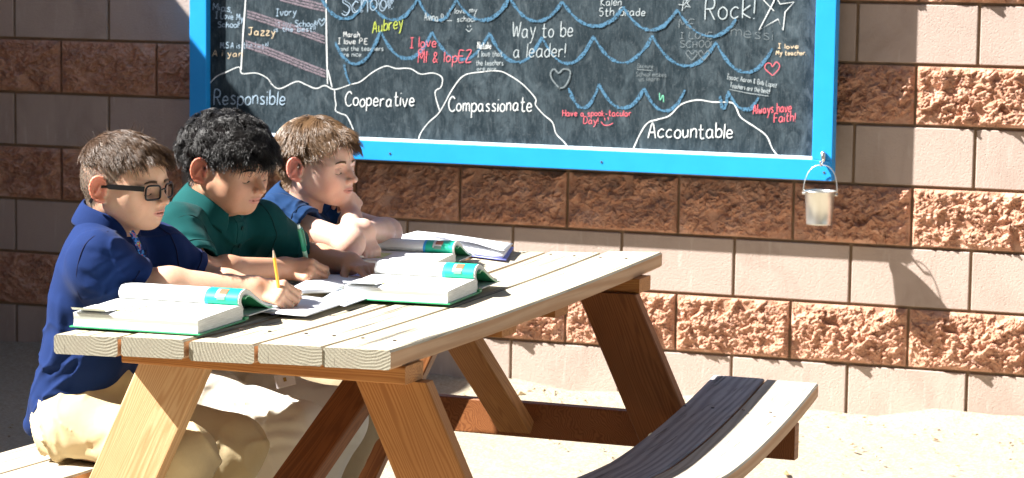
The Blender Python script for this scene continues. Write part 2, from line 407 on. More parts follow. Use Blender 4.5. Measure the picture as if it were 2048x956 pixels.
# ================================================================== CHALKBOARD
BD = .12          # front of the frame stands this far off the wall
BF = -.088        # chalk surface
def build_board():
    root = empty("chalkboard", (-1.44, -.1, .80))
    tag(root, "large outdoor chalkboard in a bright blue wooden frame covered in chalk writing", "chalkboard")
    g = G("blue_frame_paint", .38, .45); v = g.obj()
    g.color(g.mix(g.noise(v, 9, 4), (.012, .29, .78), (.02, .36, .88)))
    g.bump(g.noise(g.mapv(v, (.6, 1, 1)), 70, 4), .18, .001)
    blue = g.m
    L = Vector(root.location)
    def loc(o): o.location = -L; return o
    x0, x1 = -2.645, -.247; z0, z1 = .7975, 2.06; fw = .069
    # frame rails
    yb, yf = -BD+.05, -BD
    for nm, a in (("frame_rail", (x0, x1, yf, yb, z0, z0+fw)), ("frame_rail", (x0, x1, yf, yb, z1-fw, z1)),
                  ("frame_stile", (x0+.0005, x0+fw, yf+.0008, yb-.001, z0+fw, z1-fw)), ("frame_stile", (x1-fw, x1-.0005, yf+.0008, yb-.001, z0+fw, z1-fw))):
        loc(link(nm, box_me(nm, *a[:2], a[2], a[3], a[4], a[5], blue, .002, 2), root))
    # board sheet
    g = G("slate_board", .82, .12); v = g.obj()
    sm = g.noise(g.mapv(v, (2.2, 1, 1.1)), 7, 6, .7, 1.2); fn = g.noise(g.mapv(v, (55, 1, 7)), 5, 5, .75); bl = g.noise(v, 2.4, 5, .65, .6); bl2 = g.noise(g.mapv(v, (1.6, 1, .8), rot=(0, .5, 0)), 11, 4, .6, 2.0)
    k = g.math('MULTIPLY', g.ramp(sm, [(.40, .0), (.70, 1)]), g.ramp(bl, [(.34, .15), (.66, 1)]))
    c = g.mix(g.math('MULTIPLY', k, .62), (.013, .024, .032), (.115, .155, .18))
    c = g.mix(g.math('MULTIPLY', g.ramp(bl2, [(.56, 0), (.78, 1)]), .22), c, (.26, .31, .34))
    c = g.mix(g.math('MULTIPLY', g.ramp(fn, [(.50, 0), (.8, 1)]), .20), c, (.30, .35, .38))
    sc = g.noise(g.mapv(v, (1, 1, 1), rot=(0, .5, 0)), 210, 2, .6)
    c = g.mix(g.math('MULTIPLY', g.ramp(sc, [(.62, 0), (.75, 1)]), .14), c, (.4, .42, .44))
    g.color(c); slate = g.m
    loc(link("chalk_surface", box_me("chalk_surface", x0+fw-.004, x1-fw+.004, BF, BF+.012, z0+fw-.004, z1-fw+.004, slate), root))
    wht = G("chalk_dust_ledge", .9, .1); wht.color(wht.mix(wht.noise(wht.obj(), 40, 3), (.30, .42, .52), (.62, .68, .72)))
    # chalk-dusted bead along the inside of the bottom rail
    V = [(x0+fw, yf+.003, z0+fw+.0002), (x1-fw, yf+.003, z0+fw+.0002), (x1-fw, BF, z0+fw+.0085), (x0+fw, BF, z0+fw+.0085), (x0+fw, BF, z0+fw+.0002), (x1-fw, BF, z0+fw+.0002)]
    loc(link("chalk_ledge", mesh("chalk_ledge", V, [(0, 1, 2, 3), (4, 5, 1, 0), (0, 3, 4), (1, 5, 2), (3, 2, 5, 4)], wht.m), root))
    dk = plain("dark_back_timber", (.05, .035, .025), .8)
    for xx in (x0+.10, -1.44, x1-.14):
        loc(link("back_batten", box_me("back_batten", xx, xx+.07, yb+.0012, -.022, z0+.06, z1-.02, dk), root))
    loc(link("back_sheet", box_me("back_sheet", x0+.02, x1-.02, BF+.0135, yb+.0005, z0+.02, z1-.02, dk), root))
    for px, py in ((780, 307), (1203, 324), (1648, 345)):
        p = ay(px, py, -BD)
        V, F = tube([(p[0], -BD-.0015, p[2]), (p[0], -BD+.001, p[2])], .0042, 12)
        s = link("screw", mesh("screw", V, F, [M_STEEL]), root); loc(s)
        V, F = tube([(p[0], -BD-.0022, p[2]), (p[0], -BD-.0012, p[2])], .0022, 8)
        h = link("screw_recess", mesh("screw_recess", V, F, M_BLACKHOLE), s)
    return root, loc
BOARD, bloc = build_board()

# ---- stroke alphabet: units, baseline 0, x height 4, capitals 7
GL = {
'A':"0,0 2,7 4,0|.8,2.6 3.3,2.6",'B':"0,0 0,7 2.6,6.8 3,5.2 2.4,3.8 0,3.6 2.8,3.4 3.4,1.6 2.6,.1 0,0",'C':"4,5.8 2.6,7 .8,5.8 0,3.4 .8,.9 2.6,0 4.2,1",
'D':"0,0 0,7 2.4,6.6 3.8,4.4 3.4,1.4 1.8,.1 0,0",'E':"3.4,7 0,7 0,0 3.5,0|0,3.7 2.8,3.7",'F':"3.4,7 0,7 0,0|0,3.8 2.8,3.8",'G':"4,5.8 2.4,7 .6,5.8 0,3.2 .8,.6 2.6,0 4,1 4,3.2 2.5,3.2",
'H':"0,7 0,0|3.6,7 3.6,0|0,3.6 3.6,3.6",'I':"0,7 2.6,7|1.3,7 1.3,0|0,0 2.6,0",'J':"0,6.6 3.6,7|2.4,6.9 2.2,1.2 1.2,0 0,.8",'K':"0,7 0,0|3.4,7 0,3.2 3.6,0",
'L':"0,7 0,0 3.2,0",'M':"0,0 .3,7 2.2,2.6 4.1,7 4.5,0",'N':"0,0 0,7 3.6,0 3.6,7",'O':"2,7 .3,5.6 0,3 1,.4 2.6,.2 3.8,2.2 3.6,5.4 2,7",'P':"0,0 0,7 2.8,6.8 3.4,5.2 2.6,3.6 0,3.4",
'R':"0,0 0,7 2.8,6.8 3.4,5.3 2.6,3.8 0,3.6|1.4,3.6 3.8,0",'S':"3.6,6 2.2,7 .5,6.2 .4,4.6 2,3.7 3.6,2.6 3.4,.8 1.8,0 0,.9",'T':"0,7 4,7|2,7 2,0",'U':"0,7 .1,1.6 1.6,0 3.2,1.2 3.6,7|3.6,3 3.7,0",
'V':"0,7 1.8,0 3.6,7",'W':"0,7 1.2,0 2.6,5 4,0 5.2,7",'Y':"0,7 2,3.6 4,7|2,3.6 1.8,0",'Z':"0,7 3.8,7 0,0 4,0",'X':"0,7 3.6,0|3.6,7 0,0",
'a':"3.2,3.4 1.8,4 .3,3 .1,1 1.4,0 3,1.2 3.2,3.6|3.2,3.8 3.3,.8 3.9,0",'b':"0,7 0,0|0,2.6 1.6,4 3.2,3 3,.8 1.4,0 0,.8",'c':"3.2,3.4 1.8,4 .2,2.8 .2,1 1.6,0 3.3,.7",
'd':"3.2,7 3.2,0|3.2,2.8 1.8,4 .2,2.8 .2,1 1.6,0 3.2,1.2",'e':"0,2 3.2,2.2 2.6,3.8 1.2,4 .1,2.4 .4,.6 1.8,0 3.4,.7",'f':"3,6.4 2,7 1.2,5.8 1.2,0|0,3.8 2.6,3.8",
'g':"3.2,3.2 1.8,4 .2,2.8 .4,.8 1.8,.4 3.2,1.6|3.2,3.8 3.2,-1.4 2,-3 .2,-2.2",'h':"0,7 0,0|0,2.4 1.4,4 2.8,3.4 3,0",'i':"0,4 0,0|0,5.8 .1,6.1",'j':"1,4 1,-1.6 0,-2.8|1,5.8 1.1,6.1",
'k':"0,7 0,0|2.8,4 0,1.8 3,0",'l':"0,7 0,0",'m':"0,4 0,0|0,2.6 1.2,4 2.2,3.2 2.2,0|2.2,2.8 3.4,4 4.4,3.2 4.5,0",'n':"0,4 0,0|0,2.6 1.4,4 2.8,3.4 3,0",'o':"1.7,4 .2,3 .1,1 1.5,0 3,.8 3.2,2.8 1.7,4",
'p':"0,4 0,-3|0,2.8 1.6,4 3.2,3 3,.8 1.4,0 0,.8",'q':"3.2,4 3.2,-3|3.2,2.8 1.8,4 .2,2.8 .2,1 1.6,0 3.2,1.2",'r':"0,4 0,0|0,2.6 1.2,3.9 2.6,3.8",'s':"2.8,3.5 1.4,4 .3,3.2 1.4,2.2 2.7,1.2 2,.1 .1,.4",
't':"1.2,6.6 1.2,.8 2.2,0 3,.4|0,4.2 2.7,4.3",'u':"0,4 .2,.8 1.4,0 2.9,1.2|3,4 3,0",'v':"0,4 1.5,0 3.2,4.2",'w':"0,4 1.1,0 2.2,3 3.3,0 4.4,4",'x':"0,4 3,0|3,4 0,0",'y':"0,4 1.5,.6|3.2,4.2 1.2,-2 0,-3",'z':"0,4 3,4 0,0 3.2,0",
'!':"0,7 0,2|0,.2 .15,.5",'.':"0,0 .3,.3",',':"0,.4 -.5,-1",'-':"0,2.4 2.4,2.4",'&':"3.4,0 .6,5.2 1.4,6.8 2.6,5.6 .2,2 1,.1 3.2,2.4",'5':"3,7 .4,7 .2,4.2 2.4,4.2 3.2,2 2,.1 0,.5",'~':"0,2 8,2.4",
'<':"1.8,-.2 -.2,3.2 .2,4.6 1.2,4.6 1.9,3.4 2.8,4.8 4,4.6 4.2,3 1.8,-.2",'\'':"0,7 -.3,5.6",':':"0,1 .2,1.2|0,3.4 .2,3.6"}
def chalk_mat(name, c, cover=.5, grain=230):
    g = G(name, .95, .05); g.color(c); v = g.obj()
    n = g.noise(g.mapv(v, (1, 1, 1)), grain, 3, .7)
    a = g.ramp(n, [(max(.0, .52-cover*.5), 0), (min(1, .62-cover*.35), 1)])
    tr = g.n("BsdfTransparent"); mx = g.n("MixShader", {0: a, 1: tr.outputs[0], 2: g.b.outputs[0]})
    g.t.links.new(mx.outputs[0], g.o.inputs[0]); return g.m
CH = dict(white=chalk_mat("chalk_white", (.80, .84, .85), .85), soft=chalk_mat("chalk_soft_white", (.48, .55, .58), .6),
          faint=chalk_mat("chalk_faint", (.20, .24, .26), .45), blue=chalk_mat("chalk_blue", (.085, .20, .32), .30, 170), bluel=chalk_mat("chalk_pale_blue", (.42, .56, .70), .6),
          pink=chalk_mat("chalk_pink", (.78, .16, .20), .75), pinkl=chalk_mat("chalk_pale_pink", (.25, .21, .245), .28, 190), yel=chalk_mat("chalk_lime", (.52, .62, .10), .7),
          cream=chalk_mat("chalk_cream", (.78, .62, .42), .65), green=chalk_mat("chalk_green", (.2, .6, .42), .6))
LAY = [0]
RC = [0]
def ribbon(pts, wpx, jag=.12):
    """flat stroke lying on the board; pts are photo pixels, wpx width in photo pixels"""
    RC[0] += 1
    y = BF-.0006-.00006*(RC[0] % 37)
    P = [ay(p[0], p[1], y) for p in pts]
    V = []; F = []; n = len(P)
    wm = wpx/560/2*.53
    for i in range(n):
        a = P[max(i-1, 0)]; b = P[min(i+1, n-1)]; d = np.array([b[0]-a[0], b[2]-a[2]]); l = np.linalg.norm(d)+1e-9; d /= l
        ww = wm*(1+jag*random.uniform(-1, 1))*(.75 if i in (0, n-1) else 1)
        nx, nz = -d[1]*ww, d[0]*ww
        V += [(P[i][0]+nx, y, P[i][2]+nz), (P[i][0]-nx, y, P[i][2]-nz)]
        if i: k = 2*i; F.append((k-2, k-1, k+1, k))
    return V, F
def chalk(name, strokes, mat, w, sub=5, smooth=True, jag=.22):
    LAY[0] += 1
    parts = [ribbon(smoothpath(s, sub) if smooth else s, w, jag) for s in strokes]
    V, F = join(parts)
    o = link(name, mesh(name, V, F, CH[mat]), BOARD); bloc(o); return o
def write(txt, x0, x1, y, h, mat, w=2.6, slope=0.0, slant=.06, name="chalk_writing"):
    """handwriting from x0 to x1 with baseline y (photo pixels), capital height h"""
    adv = []; 
    for ch in txt:
        if ch == ' ': adv.append(3.4); continue
        xs = [float(p.split(',')[0]) for s in GL[ch].split('|') for p in s.split()]
        adv.append(max(xs)+1.5)
    tot = sum(adv)-1.5; sx = (x1-x0)/tot; sy = h/7
    st = []; c = 0
    for ch, a in zip(txt, adv):
        if ch != ' ':
            jy = random.uniform(-.35, .35); js = random.uniform(.94, 1.08); ja = random.uniform(-.04, .04)
            for s in GL[ch].split('|'):
                pp = []
                for p in s.split():
                    u, v = map(float, p.split(',')); u2 = c+u*js+v*(slant+ja); v2 = v*js+jy
                    px = x0+u2*sx; pp.append((px, y+slope*(px-x0)-v2*sy))
                st.append(pp)
        c += a
    return chalk(name, st, mat, w, 4)
def drawings():
    W = [[(415,172),(433,153),(453,144),(478,134),(484,147),(512,146),(534,156),(546,171),(561,177),(593,163),(611,169),(632,177),(650,171),(669,179),(701,169),(721,163),(746,144),(772,132),(792,137),(820,137),(841,148),(866,146),(884,155),(882,174),(870,185),(879,221)],
         [(669,179),(670,198),(672,208),(671,221),(681,227),(694,233),(707,260)]]
    chalk("chalk_outline", W, "white", 3.2)
    chalk("chalk_outline", [[(836,285),(841,267),(857,245),(879,224),(905,178),(928,151),(962,144),(998,142),(1023,153),(1048,171),(1071,197),(1071,210),(1087,229),(1105,245),(1112,267),(1129,285),(1140,301)]], "white", 3.2)
    chalk("chalk_outline", [[(1264,304),(1279,270),(1295,246),(1315,239),(1339,231),(1362,209),(1394,200),(1426,204),(1462,205),(1472,215),(1482,235),(1510,254),(1533,272),(1545,298),(1561,318)]], "white", 4.0)
    chalk("chalk_outline", [[(494,-60),(491,0),(486,70),(482,140)]], "white", 5.0); chalk("chalk_outline", [[(651,-60),(652,0),(653,80),(655,168)], [(656,140),(664,175)]], "white", 4.2)
    for a in ([(560,-6),(600,4),(650,16)], [(494,28),(540,42),(600,62),(650,80)], [(491,88),(540,104),(600,128),(652,148)], [(560,-50),(650,-28)]):
        for d in (-6, 0, 6): chalk("chalk_stripe", [[(x, y+d) for x, y in a]], "pinkl", 7.5)
    def scal(cusps, dep, w=8):
        st = []; st2 = []
        for (xa, ya), (xb, yb) in zip(cusps[:-1], cusps[1:]):
            if xb-xa > 135: continue
            pp = []
            for i in range(13):
                t = i/12; u = abs(2*t-1)
                pp.append((xa+(xb-xa)*t, ya+(yb-ya)*t+dep*(1-u**2.1)))
            st.append(pp); st2.append([(x+random.uniform(-2, 2), y+2.5) for x, y in pp[7:]])
        for a, b in zip(st, st2):
            chalk("chalk_wave", [a], "blue", w*1.25, 2, False, .5); chalk("chalk_wave", [b], "blue", w*1.0, 2, False, .5)
    scal([(640,-8),(735,-5),(836,-4),(912,-2),(1019,-5),(1124,2),(1247,14),(1354,18),(1472,38)], 44)
    scal([(670,85),(761,62),(864,64),(979,66),(1084,74),(1187,72),(1304,71),(1432,84),(1545,97)], 54)
    scal([(1137,176),(1198,168),(1288,176),(1370,180)], 44); scal([(1440,192),(1456,182),(1517,195)], 30); 
    chalk("chalk_wave", [[(688,128),(692,148),(700,168)]], "blue", 8)
    chalk("chalk_star", [[(1556,-28),(1547,4),(1518,60),(1556,38),(1566,61),(1570,24),(1588,4),(1560,8),(1545,-20),(1527,0),(1548,22)]], "white", 3.4, 1, False)
    chalk("chalk_star", [[(1368,-3),(1364,22),(1372,12),(1381,15),(1374,6),(1382,-2),(1371,0)], [(1357,9),(1368,10),(1378,-4)]], "soft", 3, 1, False)
    chalk("chalk_heart", [[(1545,151),(1530,137),(1533,127),(1541,127),(1545,133),(1552,124),(1559,130),(1556,140),(1545,151)]], "pink", 2.6)
    chalk("chalk_heart", [[(1120,178),(1105,160),(1101,146),(1108,138),(1117,146),(1127,138),(1140,142),(1138,158),(1128,174),(1116,176)]], "faint", 5)
    chalk("chalk_heart", [[(643,52),(637,42),(640,38),(644,42),(648,37),(650,43),(643,52)]], "bluel", 2.2)
    chalk("chalk_heart", [[(1384,121),(1372,107),(1377,101),(1384,108),(1391,101),(1394,108),(1384,121)], [(1408,121),(1397,107),(1402,101),(1408,108),(1416,101),(1418,108),(1408,121)]], "faint", 2.4)
    chalk("chalk_smile", [[(1202,243),(1208,250),(1218,250),(1226,246)], [(1209,235),(1210,241)], [(1216,234),(1217,240)]], "pink", 2.6)
    chalk("chalk_smile", [[(932,58),(938,63),(944,57)], [(935,51),(936,55)], [(941,50),(941,54)]], "soft", 2.2)
    chalk("chalk_mark", [[(1319,186),(1320,200),(1326,190),(1327,204)]], "green", 3)
drawings()
def writings():
    write("Responsible", 428, 570, 209, 29, "bluel", 3.6); write("Cooperative", 690, 828, 212, 27, "white", 3.6)
    write("Compassionate", 897, 1063, 222, 28, "white", 3.6, .0); write("Accountable", 1296, 1465, 276, 29, "white", 3.8)
    write("Way to be", 1024, 1145, 74, 30, "soft", 3.2, .0, .1); write("a leader!", 1027, 1130, 114, 28, "soft", 3.2, .0, .1)
    write("Rock!", 1410, 1508, 38, 42, "soft", 3.6); write("School!", 683, 784, 30, 40, "bluel", 2.6, -.12); write("School!", 686, 787, 27, 40, "bluel", 1.6, -.12)
    write("Aubrey", 745, 805, 66, 24, "yel", 3.0, -.20); write("Jazzy", 497, 550, 70, 15, "cream", 2.8, .02)
    write("Ivory", 552, 592, 32, 14, "bluel", 2.4, -.05); write("is my School!!", 552, 634, 52, 12, "bluel", 2.2, .02); write("is the best!!", 548, 630, 63, 10, "bluel", 2.0)
    write("Mias,", 426, 463, 20, 14, "bluel", 2.4, .12); write("I Love My", 431, 486, 36, 13, "bluel", 2.2, .1); write("School!", 436, 478, 54, 12, "bluel", 2.2, .04)
    write("M.S.A is the best!", 441, 536, 96, 12, "bluel", 2.0, .01); write("A i yan", 425, 484, 112, 12, "cream", 2.2, .02)
    write("Marah", 687, 719, 74, 11, "white", 1.8); write("I love P.E", 676, 735, 88, 11, "white", 1.8); write("and the teachers", 680, 766, 102, 9, "soft", 1.8, -.01); write("are nice.", 681, 724, 113, 9, "soft", 1.8)
    write("I love", 820, 872, 95, 20, "pink", 2.8, -.02); write("Olj.", 836, 858, 109, 12, "pink", 2.2); write("Ml & lopEZ", 836, 942, 126, 22, "pink", 2.8, -.03)
    write("Avina B ~", 849, 904, 40, 16, "soft", 2.2, .12); write("I love my", 898, 953, 28, 11, "soft", 2.0, -.06); write("school", 914, 949, 43, 11, "soft", 2.0)
    write("Natalie", 955, 982, 98, 13, "white", 1.9, -.03); write("I love that", 955, 1004, 113, 11, "soft", 1.8); write("the teachers", 952, 1006, 131, 10, "soft", 1.8, -.02); write("are nice", 954, 992, 141, 8, "soft", 1.6)
    write("Kalen", 1202, 1242, 11, 14, "soft", 2.4); write("5th Grade", 1199, 1290, 32, 16, "soft", 2.6, -.01)
    write("Have a spook-tacular", 1125, 1262, 232, 12, "pink", 2.4, .0, 0); write("Day!", 1167, 1196, 247, 13, "pink", 2.4)
    write("I love", 1556, 1596, 97, 9, "cream", 2.2); write("My teacher.", 1552, 1612, 110, 9, "cream", 2.0)
    write("Isaac Aaron & Bob Lopez", 1454, 1553, 158, 10, "soft", 1.5, .17, .2); write("Teachers are the best!!", 1460, 1539, 175, 10, "soft", 1.5, .16, .2)
    chalk("chalk_underline", [[(1459,179),(1500,187),(1537,192)], [(1275,139),(1305,141)]], "soft", 1.6, 1)
    write("Always have", 1506, 1582, 228, 18, "pink", 2.8, -.06); write("Faith!", 1548, 1590, 245, 18, "pink", 2.8, -.06)
    write("ME", 1358, 1388, 56, 17, "faint", 2.2); write("I LOVE", 1360, 1424, 77, 12, "faint", 2.0); write("SCHOOL", 1360, 1430, 95, 13, "faint", 2.0); write("messi", 1462, 1545, 72, 22, "faint", 2.0, .1)
    write("Because", 1275, 1306, 136, 8, "faint", 1.6); write("School makes", 1272, 1332, 152, 9, "faint", 1.6, .03); write("us learn", 1278, 1318, 162, 9, "faint", 1.6)
writings()

# ---- small metal buckets hung on the frame corners
M_BUCK = plain("bucket_tin", (.66, .66, .62), .34, .5, Metallic=.9)
def make_bucket(cx, ztop, label, frac=1.0):
    y = -BD-.036
    root = empty("metal_bucket", (cx, y, ztop)); tag(root, label, "bucket", "small tin buckets hung on the chalkboard frame")
    h, rt_, rb = .113, .0515, .042
    n = 40; V = []; F = []
    prof = [(rb-.003, 0.003), (rb, 0), (rb+.0012, .004), (rb+.0005, .007), (rt_-.002, h-.006), (rt_+.0015, h-.004), (rt_+.0022, h), (rt_-.0005, h), (rt_-.003, h-.006), (rb-.002, .006), (0.001, .006)]
    for r, z in prof:
        for k in range(n): V.append((r*math.cos(2*PI*k/n), r*math.sin(2*PI*k/n), z-h))
    for i in range(len(prof)-1):
        for k in range(n):
            l = (k+1) % n; F.append((i*n+k, i*n+l, (i+1)*n+l, (i+1)*n+k))
    F.append(tuple(reversed(range(n))))
    link("pail", mesh("pail", V, F, M_BUCK, True), root)
    hh = .083
    pts = []
    for i in range(25):
        a = PI*i/24; s = math.cos(a); t = math.sin(a)
        pts.append((-(rt_+.006)*np.sign(s)*abs(s)**.8*1.0, 0+.018*t, -.012+(hh+.012)*t**.9))
    V, F = tube(pts, .0016, 7); link("handle", mesh("handle", V, F, M_BUCK, True), root)
    for s in (-1, 1):
        V, F = tube([(s*(rt_-.001), 0, -.012), (s*(rt_+.008), 0, -.012)], .0045, 10); link("handle_lug", mesh("handle_lug", V, F, M_BUCK), root)
    # hook on the frame
    hk = empty("bucket_hook", (cx, -BD, ztop+hh+.004)); tag(hk, "shiny metal hook on the "+("lower right" if cx > -1 else "lower left")+" corner of the blue frame", "hook")
    V, F = join([tube([(0, -.002, .040), (0, -.0065, .036), (0, -.0065, .012), (0, -.004, .004)], [.004, .0085, .0075, .005], 10), tube([(0, -.004, .010), (0, -.016, -.006), (0, -.034, -.005), (0, -.042, .010)], .0035, 8)])
    link("hook_body", mesh("hook_body", V, F, M_STEEL, True), hk)
    return root
pb = ay(1640, 381, -BD-.036)
make_bucket(pb[0], pb[2], "small silver tin bucket hanging from the lower right corner of the chalkboard frame")
pb = ay(389, 325, -BD-.036)
make_bucket(pb[0], pb[2], "shaded tin bucket at the chalkboard's lower left corner, mostly hidden by black hair")
# ================================================================== PICNIC TABLE
def plank_me(name, w, t, L, mats, sag=0.0, skew0=0.0, skew1=0.0, n=26, bow=0.0, r=.004, crown=.0, sx=2.0):
    """board along local y from 0 to L, top face at z=0, centred in x; material 0 top, 1 sides and underside, 2 ends"""
    prof = [(-w/2+r, 0, 0), (w/2-r, 0, 0), (w/2, -r, 1), (w/2, -t+r, 1), (w/2-r, -t, 1), (-w/2+r, -t, 1), (-w/2, -t+r, 1), (-w/2, -r, 1)]
    m = len(prof); V = []; F = []; mi = []
    for i in range(n+1):
        u = i/n
        for (x, z, _) in prof:
            y = u*L+(skew0*(1-u)+skew1*u)*(x/w+.5)
            s = sag*(1-abs(2*u-1)**sx)
            V.append((x+bow*(1-abs(2*u-1)**sx), y, z-s+crown*(2*u-1)**4))
    for i in range(n):
        for k in range(m):
            l = (k+1) % m; F.append((i*m+l, i*m+k, (i+1)*m+k, (i+1)*m+l)[::-1]); mi.append(0 if k in (0, 7, 1) else 1)
    F.append(tuple(range(m))[::-1]); mi.append(2); F.append(tuple(n*m+k for k in range(m))); mi.append(2)
    me = mesh(name, V, F, mats, False, mi)
    bm = bmesh.new(); bm.from_mesh(me); bmesh.ops.recalc_face_normals(bm, faces=bm.faces); bm.to_mesh(me); bm.free()
    return me
def beam(name, p0, p1, w, t, wdir, mat, parent, cut0=None, cut1=None, r=.003):
    """timber from p0 to p1; w measured along wdir, t across; ends cut to planes z=cut0 / z=cut1 when given.
    mesh is local: long axis = local z (legs) so the grain follows it"""
    p0, p1 = Vector(p0), Vector(p1); d = (p1-p0); L = d.length; d.normalize()
    wd = Vector(wdir); wd = (wd-d*wd.dot(d)).normalized(); td = d.cross(wd).normalized()
    R = Matrix((wd, td, d)).transposed().to_4x4(); R.translation = p0
    prof = [(-w/2+r, -t/2), (w/2-r, -t/2), (w/2, -t/2+r), (w/2, t/2-r), (w/2-r, t/2), (-w/2+r, t/2), (-w/2, t/2-r), (-w/2, -t/2+r)]
    V = []; F = []; m = 8; n = 6
    for i in range(n+1):
        for (a, b) in prof:
            z = L*i/n
            if i == 0 and cut0 is not None:
                off = (wd*a+td*b); z = (cut0-(p0+off).z)/d.z
            if i == n and cut1 is not None:
                off = (wd*a+td*b); z = (cut1-(p0+off).z)/d.z
            V.append((a, b, z))
    for i in range(n):
        for k in range(m):
            l = (k+1) % m; F.append((i*m+k, i*m+l, (i+1)*m+l, (i+1)*m+k))
    F.append(tuple(range(m))[::-1]); F.append(tuple(n*m+k for k in range(m)))
    me = mesh(name, V, F, mat)
    bm = bmesh.new(); bm.from_mesh(me); bmesh.ops.recalc_face_normals(bm, faces=bm.faces); bm.to_mesh(me); bm.free()
    o = link(name, me, parent)
    Pm = Matrix.Translation(-Vector(parent.location)); o.matrix_local = Pm @ R
    return o
TZ = .775
TX = -.490
def build_table():
    root = empty("picnic_table", (TX, -3.1, 0)); tag(root, "wooden picnic table of weathered planks on orange stained legs with attached benches", "picnic table")
    R0 = Vector(root.location)
    def put(o, p): o.location = Vector(p)-R0; return o
    w = .1325
    # top boards: (centre x, near y, far y)
    T = [(-.766, -4.070, -2.46), (-.6285, -4.050, -2.40), (-.4905, -4.025, -2.32), (-.35250, -4.005, -2.28), (-.2210, -3.985, -2.20)]
    for i, (x, y0, y1) in enumerate(T):
        me = plank_me("top_plank", w+(.003 if i == 4 else -.004*(i % 2)), .0385, y1-y0, [M_TOP, M_SIDE, M_END], .008, (.016 if False else .016), .045 if i == 4 else .03, bow=(.0, .001, -.002, .002, .002)[i], r=.0045)
        put(link("top_plank", me, root, rot=(0, 0, math.radians(1.05))), (x, y0, TZ+(.0, .002, -.001, .001, .0)[i]))
    # battens under the top
    for y, xa, xb in ((-3.86, -.775, -.150), (-3.20, -.80, -.205), (-2.86, -.80, -.205), (-2.36, -.79, -.165)):
        beam("top_batten", (xa, y, TZ-.0585), (xb, y, TZ-.0585), .09, .036, (0, 1, 0), M_LEG, root)
    zt = TZ-.078
    # legs
    def legs(y, xl, xr, spread):
        for s, xt in ((-1, xl), (1, xr)):
            slope = .47
            xb = xt+s*slope*zt
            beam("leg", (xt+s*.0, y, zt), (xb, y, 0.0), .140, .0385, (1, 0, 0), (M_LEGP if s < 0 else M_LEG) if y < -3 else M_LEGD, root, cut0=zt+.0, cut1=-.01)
    legs(-3.835, -.685, -.205, .4)
    legs(-2.405, -.70, -.247, .4)
    # cross beams that carry the benches
    for y, in ((-3.790,), (-2.450+.09,)):
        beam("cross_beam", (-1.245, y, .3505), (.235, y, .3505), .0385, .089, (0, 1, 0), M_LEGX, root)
    for y in (-3.865, -2.430):
        for s, x in ((-1, TX-.345), (1, TX+.345)):
            c = Vector((x+s*.03, y-.0215 if y < -3 else y-.0, .345))
            V, F = join([tube([c+Vector((0, .002, 0)), c+Vector((0, -.0035, 0))], .011, 14), tube([c+Vector((0, -.003, 0)), c+Vector((0, -.010, 0))], .0075, 6)])
            o = link("bolt", mesh("bolt", [tuple(Vector(v)-R0) for v in V], F, M_STEEL), root)
    # diagonal braces
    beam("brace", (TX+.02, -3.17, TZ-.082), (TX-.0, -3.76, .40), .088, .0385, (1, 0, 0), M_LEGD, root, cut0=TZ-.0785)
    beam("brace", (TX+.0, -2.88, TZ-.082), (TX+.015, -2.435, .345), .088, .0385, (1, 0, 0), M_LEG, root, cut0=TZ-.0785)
    nm_ = plain("nail_head", (.05, .035, .03), .5)
    V, F = tube([(0, 0, -.001), (0, 0, .0009)], .0042, 8); nail = mesh("nail", V, F, nm_)
    def nails(xc, ys, z):
        for y in ys:
            for dx in (-.035, .032): o = link("nail", nail, root); put(o, (xc+dx+random.uniform(-.004, .004), y+random.uniform(-.006, .006), z))
    for (x, y0, y1) in T: nails(x, (-3.86,), TZ+.0035); nails(x-.028, (-2.36,), TZ+.0035)
    for x in (.145, .0): nails(x+.012, (-2.45,), .4505-.0155)
    # benches
    for nm, xs, y0, y1 in (("bench", (.145+.0, -.000), -4.02, -2.075), ("bench", (-1.125, -.985), -4.02, -2.10)):
        for i, x in enumerate(xs):
            outer = (nm == "bench" and i == 0)
            me = plank_me("bench_plank", .139, .0385, y1-y0+(.01 if i else .0), [M_BENI if i and x > -.5 else M_BEN, M_SIDE, M_END], .050 if x > -.5 else .02, .0, .0, n=30, r=.004, bow=.048 if x > -.5 else 0, sx=1.5)
            o = put(link("bench_plank", me, root), (x, y0-.0*i, .4505))
    return root
TABLE = build_table()
# ================================================================== BOOKS, PAPERS, PENCILS
def page_mat():
    g = G("page_edges", .8, .15); v = g.obj(); ln = g.n("TexNoise", {"Vector": g.mapv(v, (1, 1, 60)), "Scale": 22.0, "Detail": 2.0}).outputs[0]
    g.color(g.mix(g.ramp(ln, [(.4, 0), (.6, 1)]), (.55, .56, .55), (.74, .75, .74))); g.bump(ln, .4, .0008); return g.m
M_PEDGE = page_mat()
def print_mat(name, kind):
    """printed page: white with faint text rows, a lime tinted picture patch"""
    g = G(name, .55, .3); v = g.obj(); 
    rows = g.math('SINE', g.math('MULTIPLY', g.n("SeparateXYZ", {0: v}).outputs[1], 1400.0))
    msk = g.math('MULTIPLY', g.ramp(rows, [(.55, 0), (.7, 1)]), g.ramp(g.noise(g.mapv(v, (1, .15, 1)), 130, 3), [(.45, 0), (.5, .4)]))
    c = g.mix(g.math('MULTIPLY', msk, .35), (.78, .79, .78), (.45, .46, .5)); g.color(c); return g.m
M_PAGE = print_mat("printed_page", 0)
M_COVER = plain("green_cover", (.02, .30, .12), .3, .5); M_COVERI = plain("cover_lining", (.70, .70, .68), .7)
M_BAND = plain("green_page_header", (.01, .42, .27), .45, .4); M_BANDB = plain("blue_page_strip", (.03, .32, .72), .45); M_LIME = G("lime_picture", .5)
